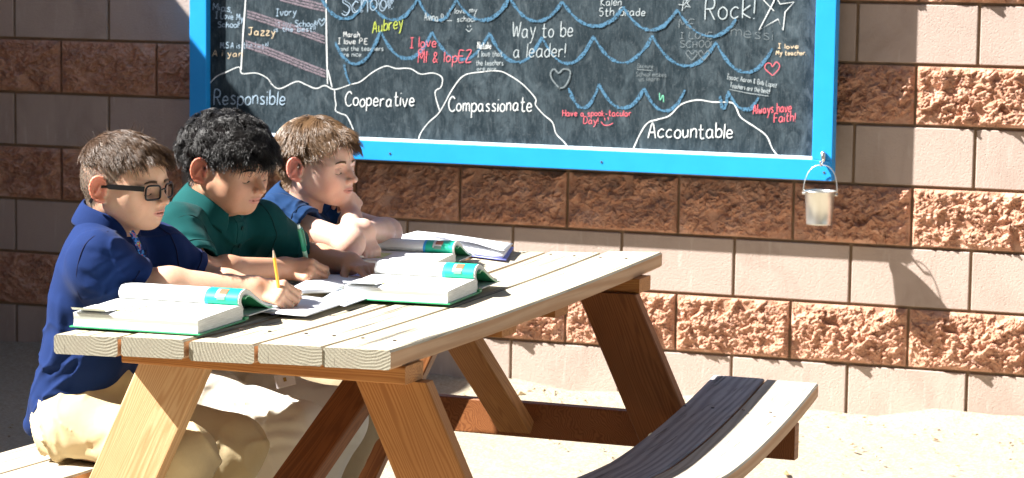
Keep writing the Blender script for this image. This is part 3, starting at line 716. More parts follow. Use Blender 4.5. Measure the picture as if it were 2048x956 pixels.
M_LIME.color(M_LIME.ramp(M_LIME.noise(M_LIME.obj(), 130, 4), [(.42, (.74, .76, .60)), (.5, (.52, .62, .12)), (.6, (.70, .73, .30))])); M_LIME = M_LIME.m
M_PIC1 = plain("picture_red_brown", (.40, .13, .07), .5); M_PIC2 = plain("picture_grey_green", (.16, .26, .22), .5); M_PIC3 = plain("picture_pale", (.66, .62, .60), .5)
def sheet_from_profile(prof, x0, x1, n=1, jag=None):
    V = []; F = []
    xs = np.linspace(x0, x1, n+1)
    for (y, z) in prof:
        for x in xs: V.append((x, y, z))
    m = n+1
    for i in range(len(prof)-1):
        for k in range(n): F.append((i*m+k, i*m+k+1, (i+1)*m+k+1, (i+1)*m+k))
    return V, F
def solid_from_profile(prof, x0, x1):
    """closed outline in y/z swept along x"""
    n = len(prof); V = [(x0, y, z) for y, z in prof]+[(x1, y, z) for y, z in prof]
    F = [(i, (i+1) % n, n+(i+1) % n, n+i) for i in range(n)]+[tuple(range(n))[::-1], tuple(n+i for i in range(n))]
    return V, F
def make_book(cx, cy, z, rz, label, Lx=.262, Wy=.232, th=.031, hump=.031, wave=.15):
    """open textbook: near half a thick flat block, spine along local x at y=0, far half pages curling over; local origin at right end of the spine, x runs left as negative"""
    root = empty("open_textbook", (cx, cy, z), rz); tag(root, label, "book", "open green textbooks on the table")
    x0, x1 = -Lx, 0
    # cover boards
    link("front_cover", fixn(box_me("front_cover", x0-.004, x1+.004, -Wy-.005, -.006, 0, .0028, M_COVER, .0008)), root)
    link("back_cover", fixn(box_me("back_cover", x0-.004, x1+.004, .010, wave+.012, .0075, .0100, M_COVERI, .0006)), root)
    link("cover_spine", fixn(box_me("cover_spine", x0-.004, x1+.004, -.0065, .0105, .0005, .0075, M_COVER, .001)), root)
    # near page block, top slightly domed toward the spine
    top = [(-Wy, th*.93), (-Wy*.85, th*.965), (-Wy*.6, th*1.0), (-Wy*.35, th*1.04), (-Wy*.15, th*1.06), (-.015, th*1.02), (-.004, th*.80)]
    prof = [(-Wy, .003)]+[(-Wy+.002*math.sin(i), .003+(th*.9)*i/4) for i in range(1, 4)]+top+[(0, .003)]
    V, F = solid_from_profile(prof, x0+.003, x1-.003); pb = link("page_block", fixn(mesh("page_block", V, F, [M_PEDGE])), root)
    V, F = sheet_from_profile([(y, zz+.0006) for y, zz in top], x0+.002, x1-.002); link("open_page", mesh("open_page", V, F, M_PAGE, True), root)
    # curled top leaf at the outer corner of the near half
    V, F = sheet_from_profile([(-Wy*.55, th*1.0+.002), (-Wy*.8, th*.97+.003), (-Wy*1.0, th*.95+.006), (-Wy*1.03, th*1.0+.010)], x0+.001, x0+.075); link("lifted_leaf", mesh("lifted_leaf", V, F, M_PAGE, True), root)
    # far half: pages rise out of the spine, roll over and slope down to the table
    up_ = [(-.004, th*.75), (-.016, th*1.02), (-.024, th*1.30), (-.022, th*1.62), (-.010, th*1.92), (.010, th*2.02), (.032, th*1.86), (.058, th*1.45), (.088, th*1.02), (.118, th*.66), (wave, th*.42)]
    up_ = [tuple(p) for p in smoothpath(up_, 3)]
    lo_ = [(.004, th*.70), (-.006, th*1.05), (-.010, th*1.35), (-.002, th*1.60), (.012, th*1.66), (.032, th*1.46), (.058, th*1.10), (.088, th*.74), (.118, th*.46), (wave+.002, th*.33)]
    lo_ = [tuple(p) for p in smoothpath(lo_, 3)]
    V, F = solid_from_profile(up_+lo_[::-1], x0+.004, x1-.004); link("curled_pages", fixn(mesh("curled_pages", V, F, [M_PEDGE], False)), root)
    topz = [(y, zz+.0006) for y, zz in up_]
    V, F = sheet_from_profile(topz, x0+.0035, x1-.0035); link("curled_page_face", mesh("curled_page_face", V, F, M_PAGE, True), root)
    V, F = solid_from_profile([(y, zz-.0006) for y, zz in lo_[8:]]+[(y+.001, zz-.0034) for y, zz in lo_[8:]][::-1], x0-.003, x1+.003); link('curled_cover', fixn(mesh('curled_cover', V, F, M_COVER)), root)
    cu = [(.012, .012), (.05, .014), (.09, .013), (wave+.016, .0105)]
    def strip(name, a, b, xa, xb, mat, off=.0012):
        # part of the curled face between profile fractions a..b (outward offset)
        P = up_; i0, i1 = int(a*(len(P)-1)), int(b*(len(P)-1)); seg = []
        for i in range(i0, i1+1):
            p = np.array(P[i]); q = np.array(P[min(i+1, len(P)-1)])-np.array(P[max(i-1, 0)]); nrm = np.array((-q[1], q[0])); nrm = nrm/np.linalg.norm(nrm)
            seg.append(tuple(p+nrm*off))
        V, F = sheet_from_profile(seg, xa, xb); return link(name, mesh(name, V, F, mat, True), root)
    strip("page_header", .06, .62, -.074, -.006, M_BAND, .0012); strip("page_strip", .06, .62, -.080, -.074, M_BANDB, .0012)
    strip("page_picture", .27, .44, -.056, -.034, M_PIC3, .0018); strip("page_picture", .36, .46, -.050, -.032, M_PIC1, .0022); strip("page_picture", .24, .30, -.052, -.034, M_PIC2, .0022)
    strip("page_tint", .04, .10, -.20, -.12, M_LIME, .0012)
    # lime drawing on the flat page
    V = [(-Lx+.040, -Wy*.80, th*.975+.0016), (-Lx+.108, -Wy*.80, th*.975+.0016), (-Lx+.108, -Wy*.36, th*1.040+.0014), (-Lx+.055, -Wy*.36, th*1.040+.0014)]
    link("page_drawing", mesh("page_drawing", V, [(0, 1, 2, 3)], M_LIME), root)
    return root
z0 = TZ+.0035
bk1 = az(490, 641, z0); make_book(bk1[0], bk1[1], z0, math.radians(3), "thick open green textbook at the near left corner of the table", Lx=.278, Wy=.222)
bk2 = az(958, 582, z0); make_book(bk2[0], bk2[1], z0-.004, math.radians(4), "thick open green textbook in the middle of the table beside a pointing hand", Lx=.245, Wy=.215)
bk3 = az(914, 528, z0); make_book(bk3[0], bk3[1]+.0, z0-.002, math.radians(7), "open green textbook farthest along the table under the leaning boy's fingers", Lx=.25, Wy=.20, th=.028)

def paper_stack(name, pts, z, th, label, cat, mats, curl=.0, parent=None, nx=10):
    """pts: four corners in plan (world), near-left, near-right, far-right, far-left"""
    A, B, C_, D_ = [np.array(p[:2]) for p in pts]; V = []; F = []
    for i in range(nx+1):
        for j in range(nx+1):
            u, v = i/nx, j/nx; p = (A*(1-u)+B*u)*(1-v)+(D_*(1-u)+C_*u)*v
            h = curl*(math.sin(u*PI*1.3+.4)*.5+.5)*(.4+.6*math.sin(v*2.2+1))
            V.append((p[0], p[1], z+h))
    m = nx+1
    for i in range(nx):
        for j in range(nx): F.append((i*m+j, (i+1)*m+j, (i+1)*m+j+1, i*m+j+1))
    n0 = len(V); V += [(x, y, zz-th) for x, y, zz in V]; F += [(f[3]+n0, f[2]+n0, f[1]+n0, f[0]+n0) for f in F[:]]
    ring = [i*m for i in range(m)]+[nx*m+j for j in range(1, m)]+[i*m+nx for i in range(nx-1, -1, -1)]+[j for j in range(nx-1, 0, -1)]
    for k in range(len(ring)): a, b = ring[k], ring[(k+1) % len(ring)]; F.append((a, a+n0, b+n0, b))
    return V, F
M_PAPER = plain("white_paper", (.78, .79, .82), .7, .2); M_LILAC = plain("lilac_cover", (.20, .22, .62), .5, .3); M_BLUEC = plain("blue_notebook_cover", (.05, .13, .50), .4, .4)
def flat_thing(name, label, cat, pts, z, th, mat, curl=0, group=None):
    V, F = paper_stack(name, pts, z, th, label, cat, None, curl); c = np.mean([p[:2] for p in pts], 0)
    V = [(x-c[0], y-c[1], zz-z) for x, y, zz in V]
    o = link(name, mesh(name, V, F, mat, True), None, (c[0], c[1], z)); tag(o, label, cat, group); return o
def quad(*px, z): return [az(x, y, z) for x, y in px]
flat_thing("writing_paper", "sheet of white paper under the pencil of the boy with glasses", "paper", quad((470, 622), (612, 632), (700, 603), (560, 585), z=TZ+.004), TZ+.0040, .0012, M_PAPER, .002)
flat_thing("paper_pad", "lilac covered pad under the near white sheet of paper", "paper pad", quad((540, 628), (622, 629), (640, 610), (570, 606), z=TZ+.002), TZ+.0026, .0012, M_LILAC, 0)
flat_thing("workbook", "open white workbook under the pen of the boy in green", "workbook", quad((560, 590), (668, 577), (735, 552), (640, 548), z=TZ+.012), TZ+.010, .007, M_PAPER, .007)
flat_thing("blue_folder", "blue folder lying behind the open workbook", "folder", quad((600, 574), (700, 574), (770, 546), (640, 545), z=TZ+.004), TZ+.0038, .002, M_BLUEC, 0)
flat_thing("loose_sheet", "loose pale sheet of paper beside the middle textbook", "paper", quad((640, 600), (690, 612), (735, 596), (680, 575), z=TZ+.004), TZ+.0035, .001, plain("pale_sheet", (.66, .72, .82), .7), .0015)
def spiral_notebook():
    c = az(880, 490, TZ+.004); root = empty("spiral_notebook", (c[0], c[1], TZ+.002)); tag(root, "open spiral notebook with blue cover at the far end of the table", "notebook")
    L = np.array(root.location)
    def add(nm, q, z, th, mat, curl=0): V, F = paper_stack(nm, q, z, th, '', '', None, curl); V = [tuple(np.array(v)-L) for v in V]; return link(nm, mesh(nm, V, F, mat, True), root)
    add("cover", quad((762, 488), (1012, 520), (1028, 494), (800, 468), z=TZ+.003), TZ+.003, .002, M_LILAC)
    add("page_stack", quad((770, 484), (1005, 512), (1022, 490), (835, 464), z=TZ+.010), TZ+.012, .008, M_PAPER, .004)
    add("turned_pages", quad((905, 487), (1008, 503), (1026, 488), (845, 467), z=TZ+.020), TZ+.022, .002, M_PAPER, .012)
    a, b = az(772, 486, TZ+.012), az(905, 497, TZ+.016)
    add("blue_back", quad((768, 492), (905, 500), (912, 482), (776, 473), z=TZ+.014), TZ+.0150, .0015, M_BLUEC)
    n = 34
    for k in range(n):
        t = k/(n-1); p = a*(1-t)+b*t; pts = []
        for q in range(10):
            u = 2*PI*q/10; pts.append(tuple(p-L+np.array((0, .006*math.cos(u), .0062*math.sin(u)+.003))))
        V, F = tube(pts, .0007, 4, closed=True); link("wire_ring", mesh("wire_ring", V, F, WIRE), root)
WIRE = plain("spiral_wire", (.03, .03, .05), .4)
spiral_notebook()
def pencil(p_tip, p_end, label, kind):
    p0, p1 = Vector(p_tip), Vector(p_end); d = p1-p0; L = d.length
    root = empty(kind, p0); tag(root, label, kind); q = d.to_track_quat('Z', 'Y'); root.rotation_mode = 'QUATERNION'; root.rotation_quaternion = q
    def tb(nm, z0, z1, r0, r1, mat, n=12):
        V, F = tube([(0, 0, z0), (0, 0, z1)], [r0, r1], n); link(nm, mesh(nm, V, F, mat, False), root)
    if kind == "pencil":
        tb("pencil_shaft", .016, L-.020, .0037, .0037, plain("yellow_paint", (.85, .42, .03), .35, .5), 6); tb("sharpened_end", 0, .016, .0006, .0036, plain("bare_pencil_wood", (.6, .42, .25), .7), 6)
        tb("second_point", L-.020, L-.004, .0036, .0013, plain("pencil_cone_wood", (.62, .48, .36), .7), 8); tb("lead", L-.0045, L, .0013, .0004, plain("graphite", (.06, .06, .07), .4), 8)
    else:
        gm = G("clear_green_plastic", .15, .5); gm.color((.02, .22, .13)); gm = gm.m
        tb("pen_barrel", .012, L*.50, .0052, .0055, plain("pale_green_grip", (.35, .60, .48), .3), 12); tb("upper_barrel", L*.50, L-.010, .0058, .0055, gm, 14); tb("pen_tip", 0, .012, .0008, .0045, M_STEEL, 10)
        tb("push_button", L-.010, L, .0036, .0034, plain("pale_button", (.6, .72, .66), .4), 10)
        V, F = join([tube([(.0085, 0, L-.014), (.0085, 0, L-.055)], .0013, 6), tube([(.004, 0, L-.015), (.0088, 0, L-.014)], .0015, 6)]); link("pocket_clip", mesh("pocket_clip", V, F, gm), root)
pencil(ay(562, 606, -3.56), ay(546, 497, -3.60), "yellow pencil held upright by the boy with glasses", "pencil")
pencil(ay(620, 552, -3.12), ay(597, 449, -3.18), "green click pen held by the boy in the green shirt", "pen")
# ================================================================== IMPLICIT SURFACES (bodies and clothes as continuous skins)
class Sdf:
    def __init__(s): s.it = []; s.M = None; s.post = []
    def frame(s, M): s.M = None if M is None else np.array(M, float)
    def _p(s, p):
        p = np.array(p, float)
        return p if s.M is None else s.M[:3, :3]@p+s.M[:3, 3]
    def cone(s, a, b, ra, rb, k=.01, op='u'):
        a, b = s._p(a), s._p(b); r = max(ra, rb)
        s.it.append(('c', op, k, np.minimum(a, b)-r, np.maximum(a, b)+r, (a, b, ra, rb)))
    def ell(s, c, r, k=.01, op='u', rot=None):
        Rm = np.eye(3) if rot is None else np.array(rot.to_matrix() if hasattr(rot, 'to_matrix') else rot)
        if s.M is not None: Rm = s.M[:3, :3]@Rm
        c = s._p(c); r = np.array(r, float); ext = np.sqrt(((Rm*r)**2).sum(1))
        s.it.append(('e', op, k, c-ext, c+ext, (c, Rm, r)))
    def cut(s, c, n, k=.002, lo=None, hi=None, rad=None):      # remove the side n points to, only within rad of c
        c = s._p(c); n = np.array(n, float)
        if s.M is not None: n = s.M[:3, :3]@n
        n /= np.linalg.norm(n); rad = rad or .12
        s.it.append(('h', 's', k, c-rad, c+rad, (c, n, rad)))
    def ev(s, P, margin):
        D = np.full(len(P), .06+margin)
        for typ, op, k, lo, hi, a in s.it:
            mg = margin+k
            m = np.flatnonzero(((P > lo-mg) & (P < hi+mg)).all(1))
            if not len(m): continue
            Q = P[m]
            if typ == 'c':
                A, B, ra, rb = a; ab = B-A; L2 = ab@ab; pa = Q-A
                t = np.clip(pa@ab/L2, 0, 1); d = np.linalg.norm(pa-t[:, None]*ab, axis=1)-(ra+(rb-ra)*t)
            elif typ == 'e':
                c, Rm, r = a; q = (Q-c)@Rm; k0 = np.linalg.norm(q/r, axis=1); k1 = np.linalg.norm(q/(r*r), axis=1)+1e-9
                d = np.where(k0 < 1e-4, -r.min(), k0*(k0-1)/k1)
            else:
                c, n, rad = a; q = Q-c
                d = np.maximum(-(q@n), np.linalg.norm(q, axis=1)-rad)
            x = D[m]
            if op == 'u':
                h = np.maximum(k-np.abs(x-d), 0)/k; D[m] = np.minimum(x, d)-h*h*k*.25
            else:
                d = -d; h = np.maximum(k-np.abs(x-d), 0)/k; D[m] = np.maximum(x, d)+h*h*k*.25
        for f in s.post: D = f(P, D)
        return D
    def mesh(s, h):
        lo = np.min([i[3] for i in s.it if i[1] == 'u'], 0)-.02; hi = np.max([i[4] for i in s.it if i[1] == 'u'], 0)+.02
        b = 6; nb = np.ceil((hi-lo)/(h*b)).astype(int)+1; n = nb*b
        g = np.stack(np.meshgrid(*[np.arange(q) for q in nb], indexing='ij'), -1).reshape(-1, 3)
        C = lo+(g+.5)*b*h-.5*h; cd_ = s.ev(C, .045)
        act = np.abs(cd_) < b*h*1.02
        D = np.where(cd_ < 0, -1.0, 1.0).astype(np.float32).reshape(nb)
        D = np.repeat(np.repeat(np.repeat(D, b, 0), b, 1), b, 2)
        ga = g[act]; off = np.stack(np.meshgrid(*[np.arange(b)]*3, indexing='ij'), -1).reshape(-1, 3)
        idx = (ga[:, None, :]*b+off[None]).reshape(-1, 3)
        D[idx[:, 0], idx[:, 1], idx[:, 2]] = s.ev(lo+idx*h, h*3.5)
        # surface nets
        I = D < 0; cnt = np.zeros(n-1, np.int8)
        for a in (0, 1):
            for bb in (0, 1):
                for c in (0, 1): cnt += I[a:n[0]-1+a, bb:n[1]-1+bb, c:n[2]-1+c]
        cells = np.argwhere((cnt > 0) & (cnt < 8)); vid = np.full(n-1, -1, np.int64); vid[tuple(cells.T)] = np.arange(len(cells))
        acc = np.zeros((len(cells), 3)); num = np.zeros(len(cells))
        cor = [(a, bb, c) for a in (0, 1) for bb in (0, 1) for c in (0, 1)]
        val = {q: D[cells[:, 0]+q[0], cells[:, 1]+q[1], cells[:, 2]+q[2]] for q in cor}
        for q in cor:
            for ax_ in range(3):
                if q[ax_]: continue
                r = list(q); r[ax_] = 1; r = tuple(r); v0, v1 = val[q], val[r]; m = (v0 < 0) != (v1 < 0)
                t = np.where(m, v0/np.where(m, v0-v1, 1), 0); p = np.zeros((len(cells), 3)); p[:] = q; p[:, ax_] += t
                acc[m] += p[m]; num[m] += 1
        V = lo+(cells+acc/num[:, None])*h
        Fs = []
        for ax_ in range(3):
            e = np.eye(3, dtype=int)[ax_]; u = np.eye(3, dtype=int)[(ax_+1) % 3]; w_ = np.eye(3, dtype=int)[(ax_+2) % 3]
            A = I[1:-1, 1:-1, 1:-1]; B = I[1+e[0]:n[0]-1+e[0], 1+e[1]:n[1]-1+e[1], 1+e[2]:n[2]-1+e[2]]
            ed = np.argwhere(A != B)+1; ins = I[tuple(ed.T)]
            q = [vid[tuple((ed-u-w_).T)], vid[tuple((ed-w_).T)], vid[tuple(ed.T)], vid[tuple((ed-u).T)]]
            F = np.stack(q, 1); F[~ins] = F[~ins][:, ::-1]; Fs.append(F[(F >= 0).all(1)])
        return V, np.concatenate(Fs)
def relax(V, F, it=1, f=.5):
    for _ in range(it):
        acc = np.zeros_like(V); c = np.zeros(len(V))
        for k in range(4):
            a, b = F[:, k], F[:, (k+1) % 4]
            for q in range(3): acc[:, q] += np.bincount(a, V[b, q], len(V))
            c += np.bincount(a, minlength=len(V))
        V = V+(acc/np.maximum(c, 1)[:, None]-V)*f
    return V
def vcol(me, C, name="tint"):
    at_ = me.color_attributes.new(name, 'FLOAT_COLOR', 'POINT')
    at_.data.foreach_set("color", np.concatenate([C, np.ones((len(C), 1))], 1).astype(np.float32).ravel())
def sm(a, b, x): t = np.clip((x-a)/(b-a), 0, 1); return t*t*(3-2*t)
def snoise(P, f, seed=0):
    r = np.random.default_rng(seed); o = np.zeros(len(P))
    for i in range(7):
        d = r.normal(size=3); d /= np.linalg.norm(d); o += np.sin(P@d*f*r.uniform(.6, 1.5)*2+r.uniform(0, 6.28))
    return o/7**.5
def Rot(x=0, y=0, z=0):
    return Matrix.Rotation(math.radians(z), 4, 'Z') @ Matrix.Rotation(math.radians(y), 4, 'Y') @ Matrix.Rotation(math.radians(x), 4, 'X')
def TR(loc, x=0, y=0, z=0, sc=1.0): return Matrix.Translation(Vector(loc)) @ Rot(x, y, z) @ Matrix.Scale(sc, 4)

# ---- head: local x forward, y to the person's left, z up, origin between the ears
SK = ((.002, 0, .034), (.0885, .0725, .0735))       # cranium ellipsoid, hair roots sit on it
def zf(z): return .88*z+.0085 if z < .0708 else z
def head_sdf(s, M, c):
    s.frame(M); sc = c.get('hs', 1.0)
    def C(a, b, ra, rb, k=.01, op='u', f=1):
        if f: a = (a[0], a[1], zf(a[2])); b = (b[0], b[1], zf(b[2]))
        s.cone(a, b, ra*sc, rb*sc, k*sc, op)
    def E(p, r, k=.01, op='u', rot=None, f=1):
        Rm = np.array((rot or Matrix.Identity(4)).to_3x3())
        if f: p = (p[0], p[1], zf(p[2]))
        s.ell(p, np.array(r)*sc, k*sc, op, Rm)
    E(SK[0], SK[1], f=0); E((-.018, 0, .004), (.066, .064, .058), .03, f=0)
    E((.024, 0, -.040), (.060, .053, .054), .03); E((.052, 0, .030), (.039, .057, .046), .02)
    jw = c.get('jaw', 0)
    for q in (-1, 1):
        C((.012, q*(.049+jw), -.050), (.058, q*(.020+jw), -.086), .017+jw, .0155+jw, .03)       # jaw
        E((.062, q*(.034+jw), -.036), (.026+jw*.6, .024+jw, .028+jw), .028)                      # cheek
        E((.0755, q*.026, .009), (.0135, .024, .0075), .014)                      # brow
        E((.054, q*.055, -.004), (.016, .010, .018), .03)
    E((.0745, 0, -.088), (.0175, .019, .0145), .022)
    E((.080, 0, -.054), (.018, .025, .026), .02)
    for q in (-1, 1): E((.0955, q*.030, -.012), (.0150, .018, .0105), .012, 's')
    for q in (-1, 1):
        E((.0708, q*.031, -.0145), (.0145, .0150, .0118), .003)                # lids over the eyeball
        C((.0855, q*.020, -.0035), (.080, q*.044, -.0035), .0012, .0012, .003, 's')  # lid crease
    n = c.get('nose', 1.0)
    C((.086, 0, .002), (.098, 0, -.020), .0060, .0070, .012); C((.098, 0, -.020), (.1090, 0, -.0345), .0070, .0088, .006)
    for q in (-1, 1):
        E((.0985, q*.0108, -.0395), (.0088, .0060, .0064), .005); E((.1045, q*.0056, -.0455), (.0046, .0028, .0026), .002, 's')
    E((.0945, 0, -.0602), (.0080, .0195, .0050), .004); E((.0930, 0, -.0682), (.0085, .0165, .0056), .004)
    E((.1040, 0, -.0641), (.0120, .0205, .0008), .0018, 's')
    for q in (-1, 1):
        R = Rot(z=-q*28, y=-8)
        Mq = Matrix.Translation((-.006, q*.0735, -.002)) @ R
        def L(p): return tuple(Mq @ Vector(p))
        es = c.get('ear', 1.0)
        E(L((-.005, q*.003, .002)), (.0185*es, .0042, .0265*es), .005, 'u', R, 0)
        rim = [(-.004+.0175*es*math.cos(math.radians(t)), q*.0075, .002+.0255*es*math.sin(math.radians(t))) for t in range(0, 261, 20)]
        for a, b in zip(rim[:-1], rim[1:]): C(L(a), L(b), .0030, .0030, .003, f=0)
        C(L((-.006, q*.005, -.023)), L((.003, q*.003, -.026)), .0055, .005, .006, f=0)
        E(L((-.005, q*.0095, .0085)), (.0115, .0046, .0135), .003, 's', R, 0); E(L((.000, q*.0095, -.0075)), (.0088, .0056, .0085), .003, 's', R, 0)
        C(L((.008, q*.006, -.010)), L((.009, q*.006, -.001)), .0042, .0042, .004, f=0)
        C(L((-.001, q*.0055, .008)), L((-.012, q*.0075, -.008)), .0024, .0024, .003, f=0)
    s.frame(None)
def on_skin(s, M, y, z, x0=.135, x1=.03):
    """walk from in front of the face to the skin; returns local x"""
    xs = np.linspace(x0, x1, 220); Mx = np.array(M); P = np.stack([xs, np.full(220, y), np.full(220, z)], 1)@Mx[:3, :3].T+Mx[:3, 3]
    d = s.ev(P, .02); i = np.argmax(d < 0); return xs[i]
def ring_on(s, o, axis, up, n=40, r0=.02, r1=.13):
    """loop where the surface is pierced by the plane through o across axis; None where it runs into the trunk"""
    a = Vector(axis).normalized(); u = Vector(up); u = (u-a*u.dot(a)).normalized(); v = a.cross(u); out = []
    rs = np.linspace(r0, r1, 90)
    for k in range(n):
        t = 2*PI*k/n; d = u*math.cos(t)+v*math.sin(t); P = np.array(o)[None]+rs[:, None]*np.array(d)[None]
        D = s.ev(P, .02); ins = np.flatnonzero(D < 0)
        if len(ins) == 0 or ins[-1] > 84: out.append(None); continue
        fo = np.flatnonzero(D[ins[0]:] > 0); r = rs[ins[0]+fo[0]] if len(fo) else None
        out.append(None if r is None else Vector(o)+d*float(r))
    return out
def to_local(P, M):
    Mi = np.array(M.inverted()); return P@Mi[:3, :3].T+Mi[:3, 3]
def face_tint(Q, base, c):
    """base colours of skin, lips, brows and clipped hair by place on the head, painted ear glow included"""
    x, y = Q[:, 0], Q[:, 1]; z = (Q[:, 2]-.0085)/.88; ay_ = np.abs(y)
    col = np.tile(np.array(base, float), (len(Q), 1))
    def blend(m, cc): col[:] = col*(1-m[:, None])+np.array(cc)*m[:, None]
    rosy = np.array(base)*np.array((1.12, .78, .74))
    ck = np.exp(-(((x-.075)/.022)**2+((ay_-.038)/.018)**2+((z+.040)/.018)**2)); blend(ck*.45, rosy)
    nz = np.exp(-(((x-.104)/.012)**2+((z+.038)/.012)**2+(y/.014)**2)); blend(nz*.35, rosy)
    er = sm(.073, .078, ay_)*sm(-.055, -.04, z)*sm(.04, .03, z)*sm(.03, .02, x)*sm(-.05, -.04, x); blend(er*.62, np.array(base)*np.array((1.28, .52, .46)))  # ears redder: sun glow through them painted into the tint
    e2 = (y/.0220)**2+((z+.0641)/np.where(z > -.0641, .0082, .0100))**2
    lip = sm(1.05, .80, e2)*sm(.082, .087, x); blend(lip*.75, c.get('lip', (.50, .19, .165)))
    ln = np.exp(-((z+.0641)/.0011)**2)*sm(.0225, .020, ay_)*sm(.082, .087, x); blend(ln*.7, (.20, .06, .05))
    sk_ = np.exp(-(((x-.07)/.03)**2+((ay_-.031)/.016)**2+((z+.014)/.010)**2)); blend(sk_*.22, np.array(base)*np.array((.80, .62, .60)))
    return col
def skin_mat(name, base):
    g = G(name, .48, .38); v = g.obj()
    a = g.n("Attribute", attribute_name="tint").outputs[0]
    n = g.noise(v, 90, 4, .6); c = g.mix(g.math('MULTIPLY', g.ramp(n, [(.45, 0), (.75, 1)]), .22), a, (base[0]*.85, base[1]*.66, base[2]*.6))
    c = g.mix(g.math('MULTIPLY', g.ramp(g.noise(v, 420, 2), [(.64, 0), (.72, 1)]), .25), c, (base[0]*.55, base[1]*.4, base[2]*.3))
    g.color(c); g.bump(g.noise(v, 700, 3, .6), .12, .0008)
    g.b.inputs["Subsurface Weight"].default_value = .35; g.b.inputs["Subsurface Radius"].default_value = (1.0, .28, .14); g.b.inputs["Subsurface Scale"].default_value = .006
    return g.m

# ---- hand: local x along the fingers, y toward the thumb, z the back of the hand, origin at the wrist
def hand_sdf(s, M, q, curls, thumb=(25, 20, 15), spread=5, size=1.0, splay=0):
    """q=+1: thumb on local +y (left hand seen palm down has its thumb toward -y, so pass q=-1)"""
    def P(x, y, z): return tuple(M @ Vector((x*size, q*y*size, z*size)))
    k = .006
    for (y, w) in ((-.024, .0100), (-.008, .0108), (.008, .0110), (.023, .0108)):
        s.cone(P(.012, y*.62, 0), P(.071-abs(y-.004)*.16, y, .003), .0115*size, .0098*size, .010)
    s.cone(P(-.014, .0, 0), P(.012, .0, 0), .0185*size, .019*size, .014)
    Ls = [(.040, .024, .018), (.044, .028, .020), (.040, .026, .019), (.031, .019, .016)]
    Y = (.0245, .0085, -.0080, -.0235)
    for i in range(4):
        y = Y[i]; ang = math.radians((1.5-i)*spread); x, z = .072-abs(y-.004)*.18, .002; px, py, pz = x, y, z; a = 0
        dy = math.sin(ang); r = (.0082, .0084, .0080, .0072)[i]
        for j in range(3):
            a += math.radians(curls[i][j]); L = Ls[i][j]
            nx, ny, nz = px+L*math.cos(a)*math.cos(ang), py+L*dy*math.cos(a), pz-L*math.sin(a)
            r2 = r*(.93 if j < 2 else .86)
            s.cone(P(px, py, pz), P(nx, ny, nz), r*size, r2*size, .0035 if j else .005)
            if j < 2: s.ell(P(nx, ny, nz), (r2*size*1.06,)*3, .003)
            px, py, pz, r = nx, ny, nz, r2
        # knuckle
        s.ell(P(x-.002, y, z+.004), (.0086*size,)*3, .005)
    t0 = (.010, .018, -.004); a1, a2, a3 = [math.radians(t) for t in thumb]
    p = t0; r = .0120; dirs = [(math.cos(a1), math.sin(a1), -.35), (math.cos(a2), math.sin(a2), -.35), (math.cos(a3), math.sin(a3), -.25)]
    for j, L in enumerate((.036, .026, .021)):
        d = np.array(dirs[j]); d /= np.linalg.norm(d); nx = tuple(np.array(p)+d*L); r2 = (.0098, .0090, .0078)[j]
        s.cone(P(*p), P(*nx), r*size, r2*size, .008 if j == 0 else .003); p = nx; r = r2
def frame_from(o, xdir, zdir):
    x = Vector(xdir).normalized(); z = Vector(zdir); z = (z-x*z.dot(x)).normalized(); y = z.cross(x)
    Mx = Matrix((x, y, z)).transposed().to_4x4(); Mx.translation = Vector(o); return Mx
def W(px, py, y): return Vector(ay(px, py, y))

# ---- hair made of thin locks
def strand_mesh(name, paths, widths, mat, parent):
    """paths: (n, m, 3); each lock is a thin three-sided blade"""
    Pn = np.asarray(paths); n, m, _ = Pn.shape
    T = np.gradient(Pn, axis=1); T /= np.linalg.norm(T, axis=2, keepdims=True)+1e-9
    up_ = RNG.normal(size=(n, 1, 3)); A = np.cross(T, up_); A /= np.linalg.norm(A, axis=2, keepdims=True)+1e-9; B = np.cross(T, A)
    prof = np.array([1, 1, .95, .8, .6, .3])[np.round(np.linspace(0, 5, m)).astype(int)]
    Wd = np.asarray(widths)[:, None]*prof[None]
    V = np.stack([Pn+(A*math.cos(t)+B*math.sin(t))*Wd[..., None] for t in (0, 2.094, 4.189)], 2)      # n,m,3,3
    V = V.reshape(-1, 3); base = np.arange(n)[:, None]*(m*3)+np.arange(m-1)[None]*3
    F = []
    for k in range(3):
        l = (k+1) % 3; F.append(np.stack([base+k, base+l, base+3+l, base+3+k], -1).reshape(-1, 4))
    F = np.concatenate(F); me = mesh(name, V, F, mat, True); return link(name, me, parent)
def hair_mat(name, c0, c1, rough=.36, spec=.5, tip=None):
    g = G(name, rough, spec); v = g.obj(); n = g.noise(v, 240, 3, .7); n2 = g.noise(v, 30, 3)
    c = g.mix(n, c0, c1); c = g.mix(g.math('MULTIPLY', g.ramp(n2, [(.35, 0), (.7, 1)]), .5), c, c0); g.color(c); g.rough(g.ramp(n, [(.3, rough*.8), (.7, rough*1.4)])); return g.m
def ear_keep(Pa, hs=1.0):
    b = (np.abs(Pa[..., 1]) > .055*hs) & (Pa[..., 0] > -.040) & (Pa[..., 0] < .020) & (Pa[..., 2] < .024*hs)
    return ~b.any(1)
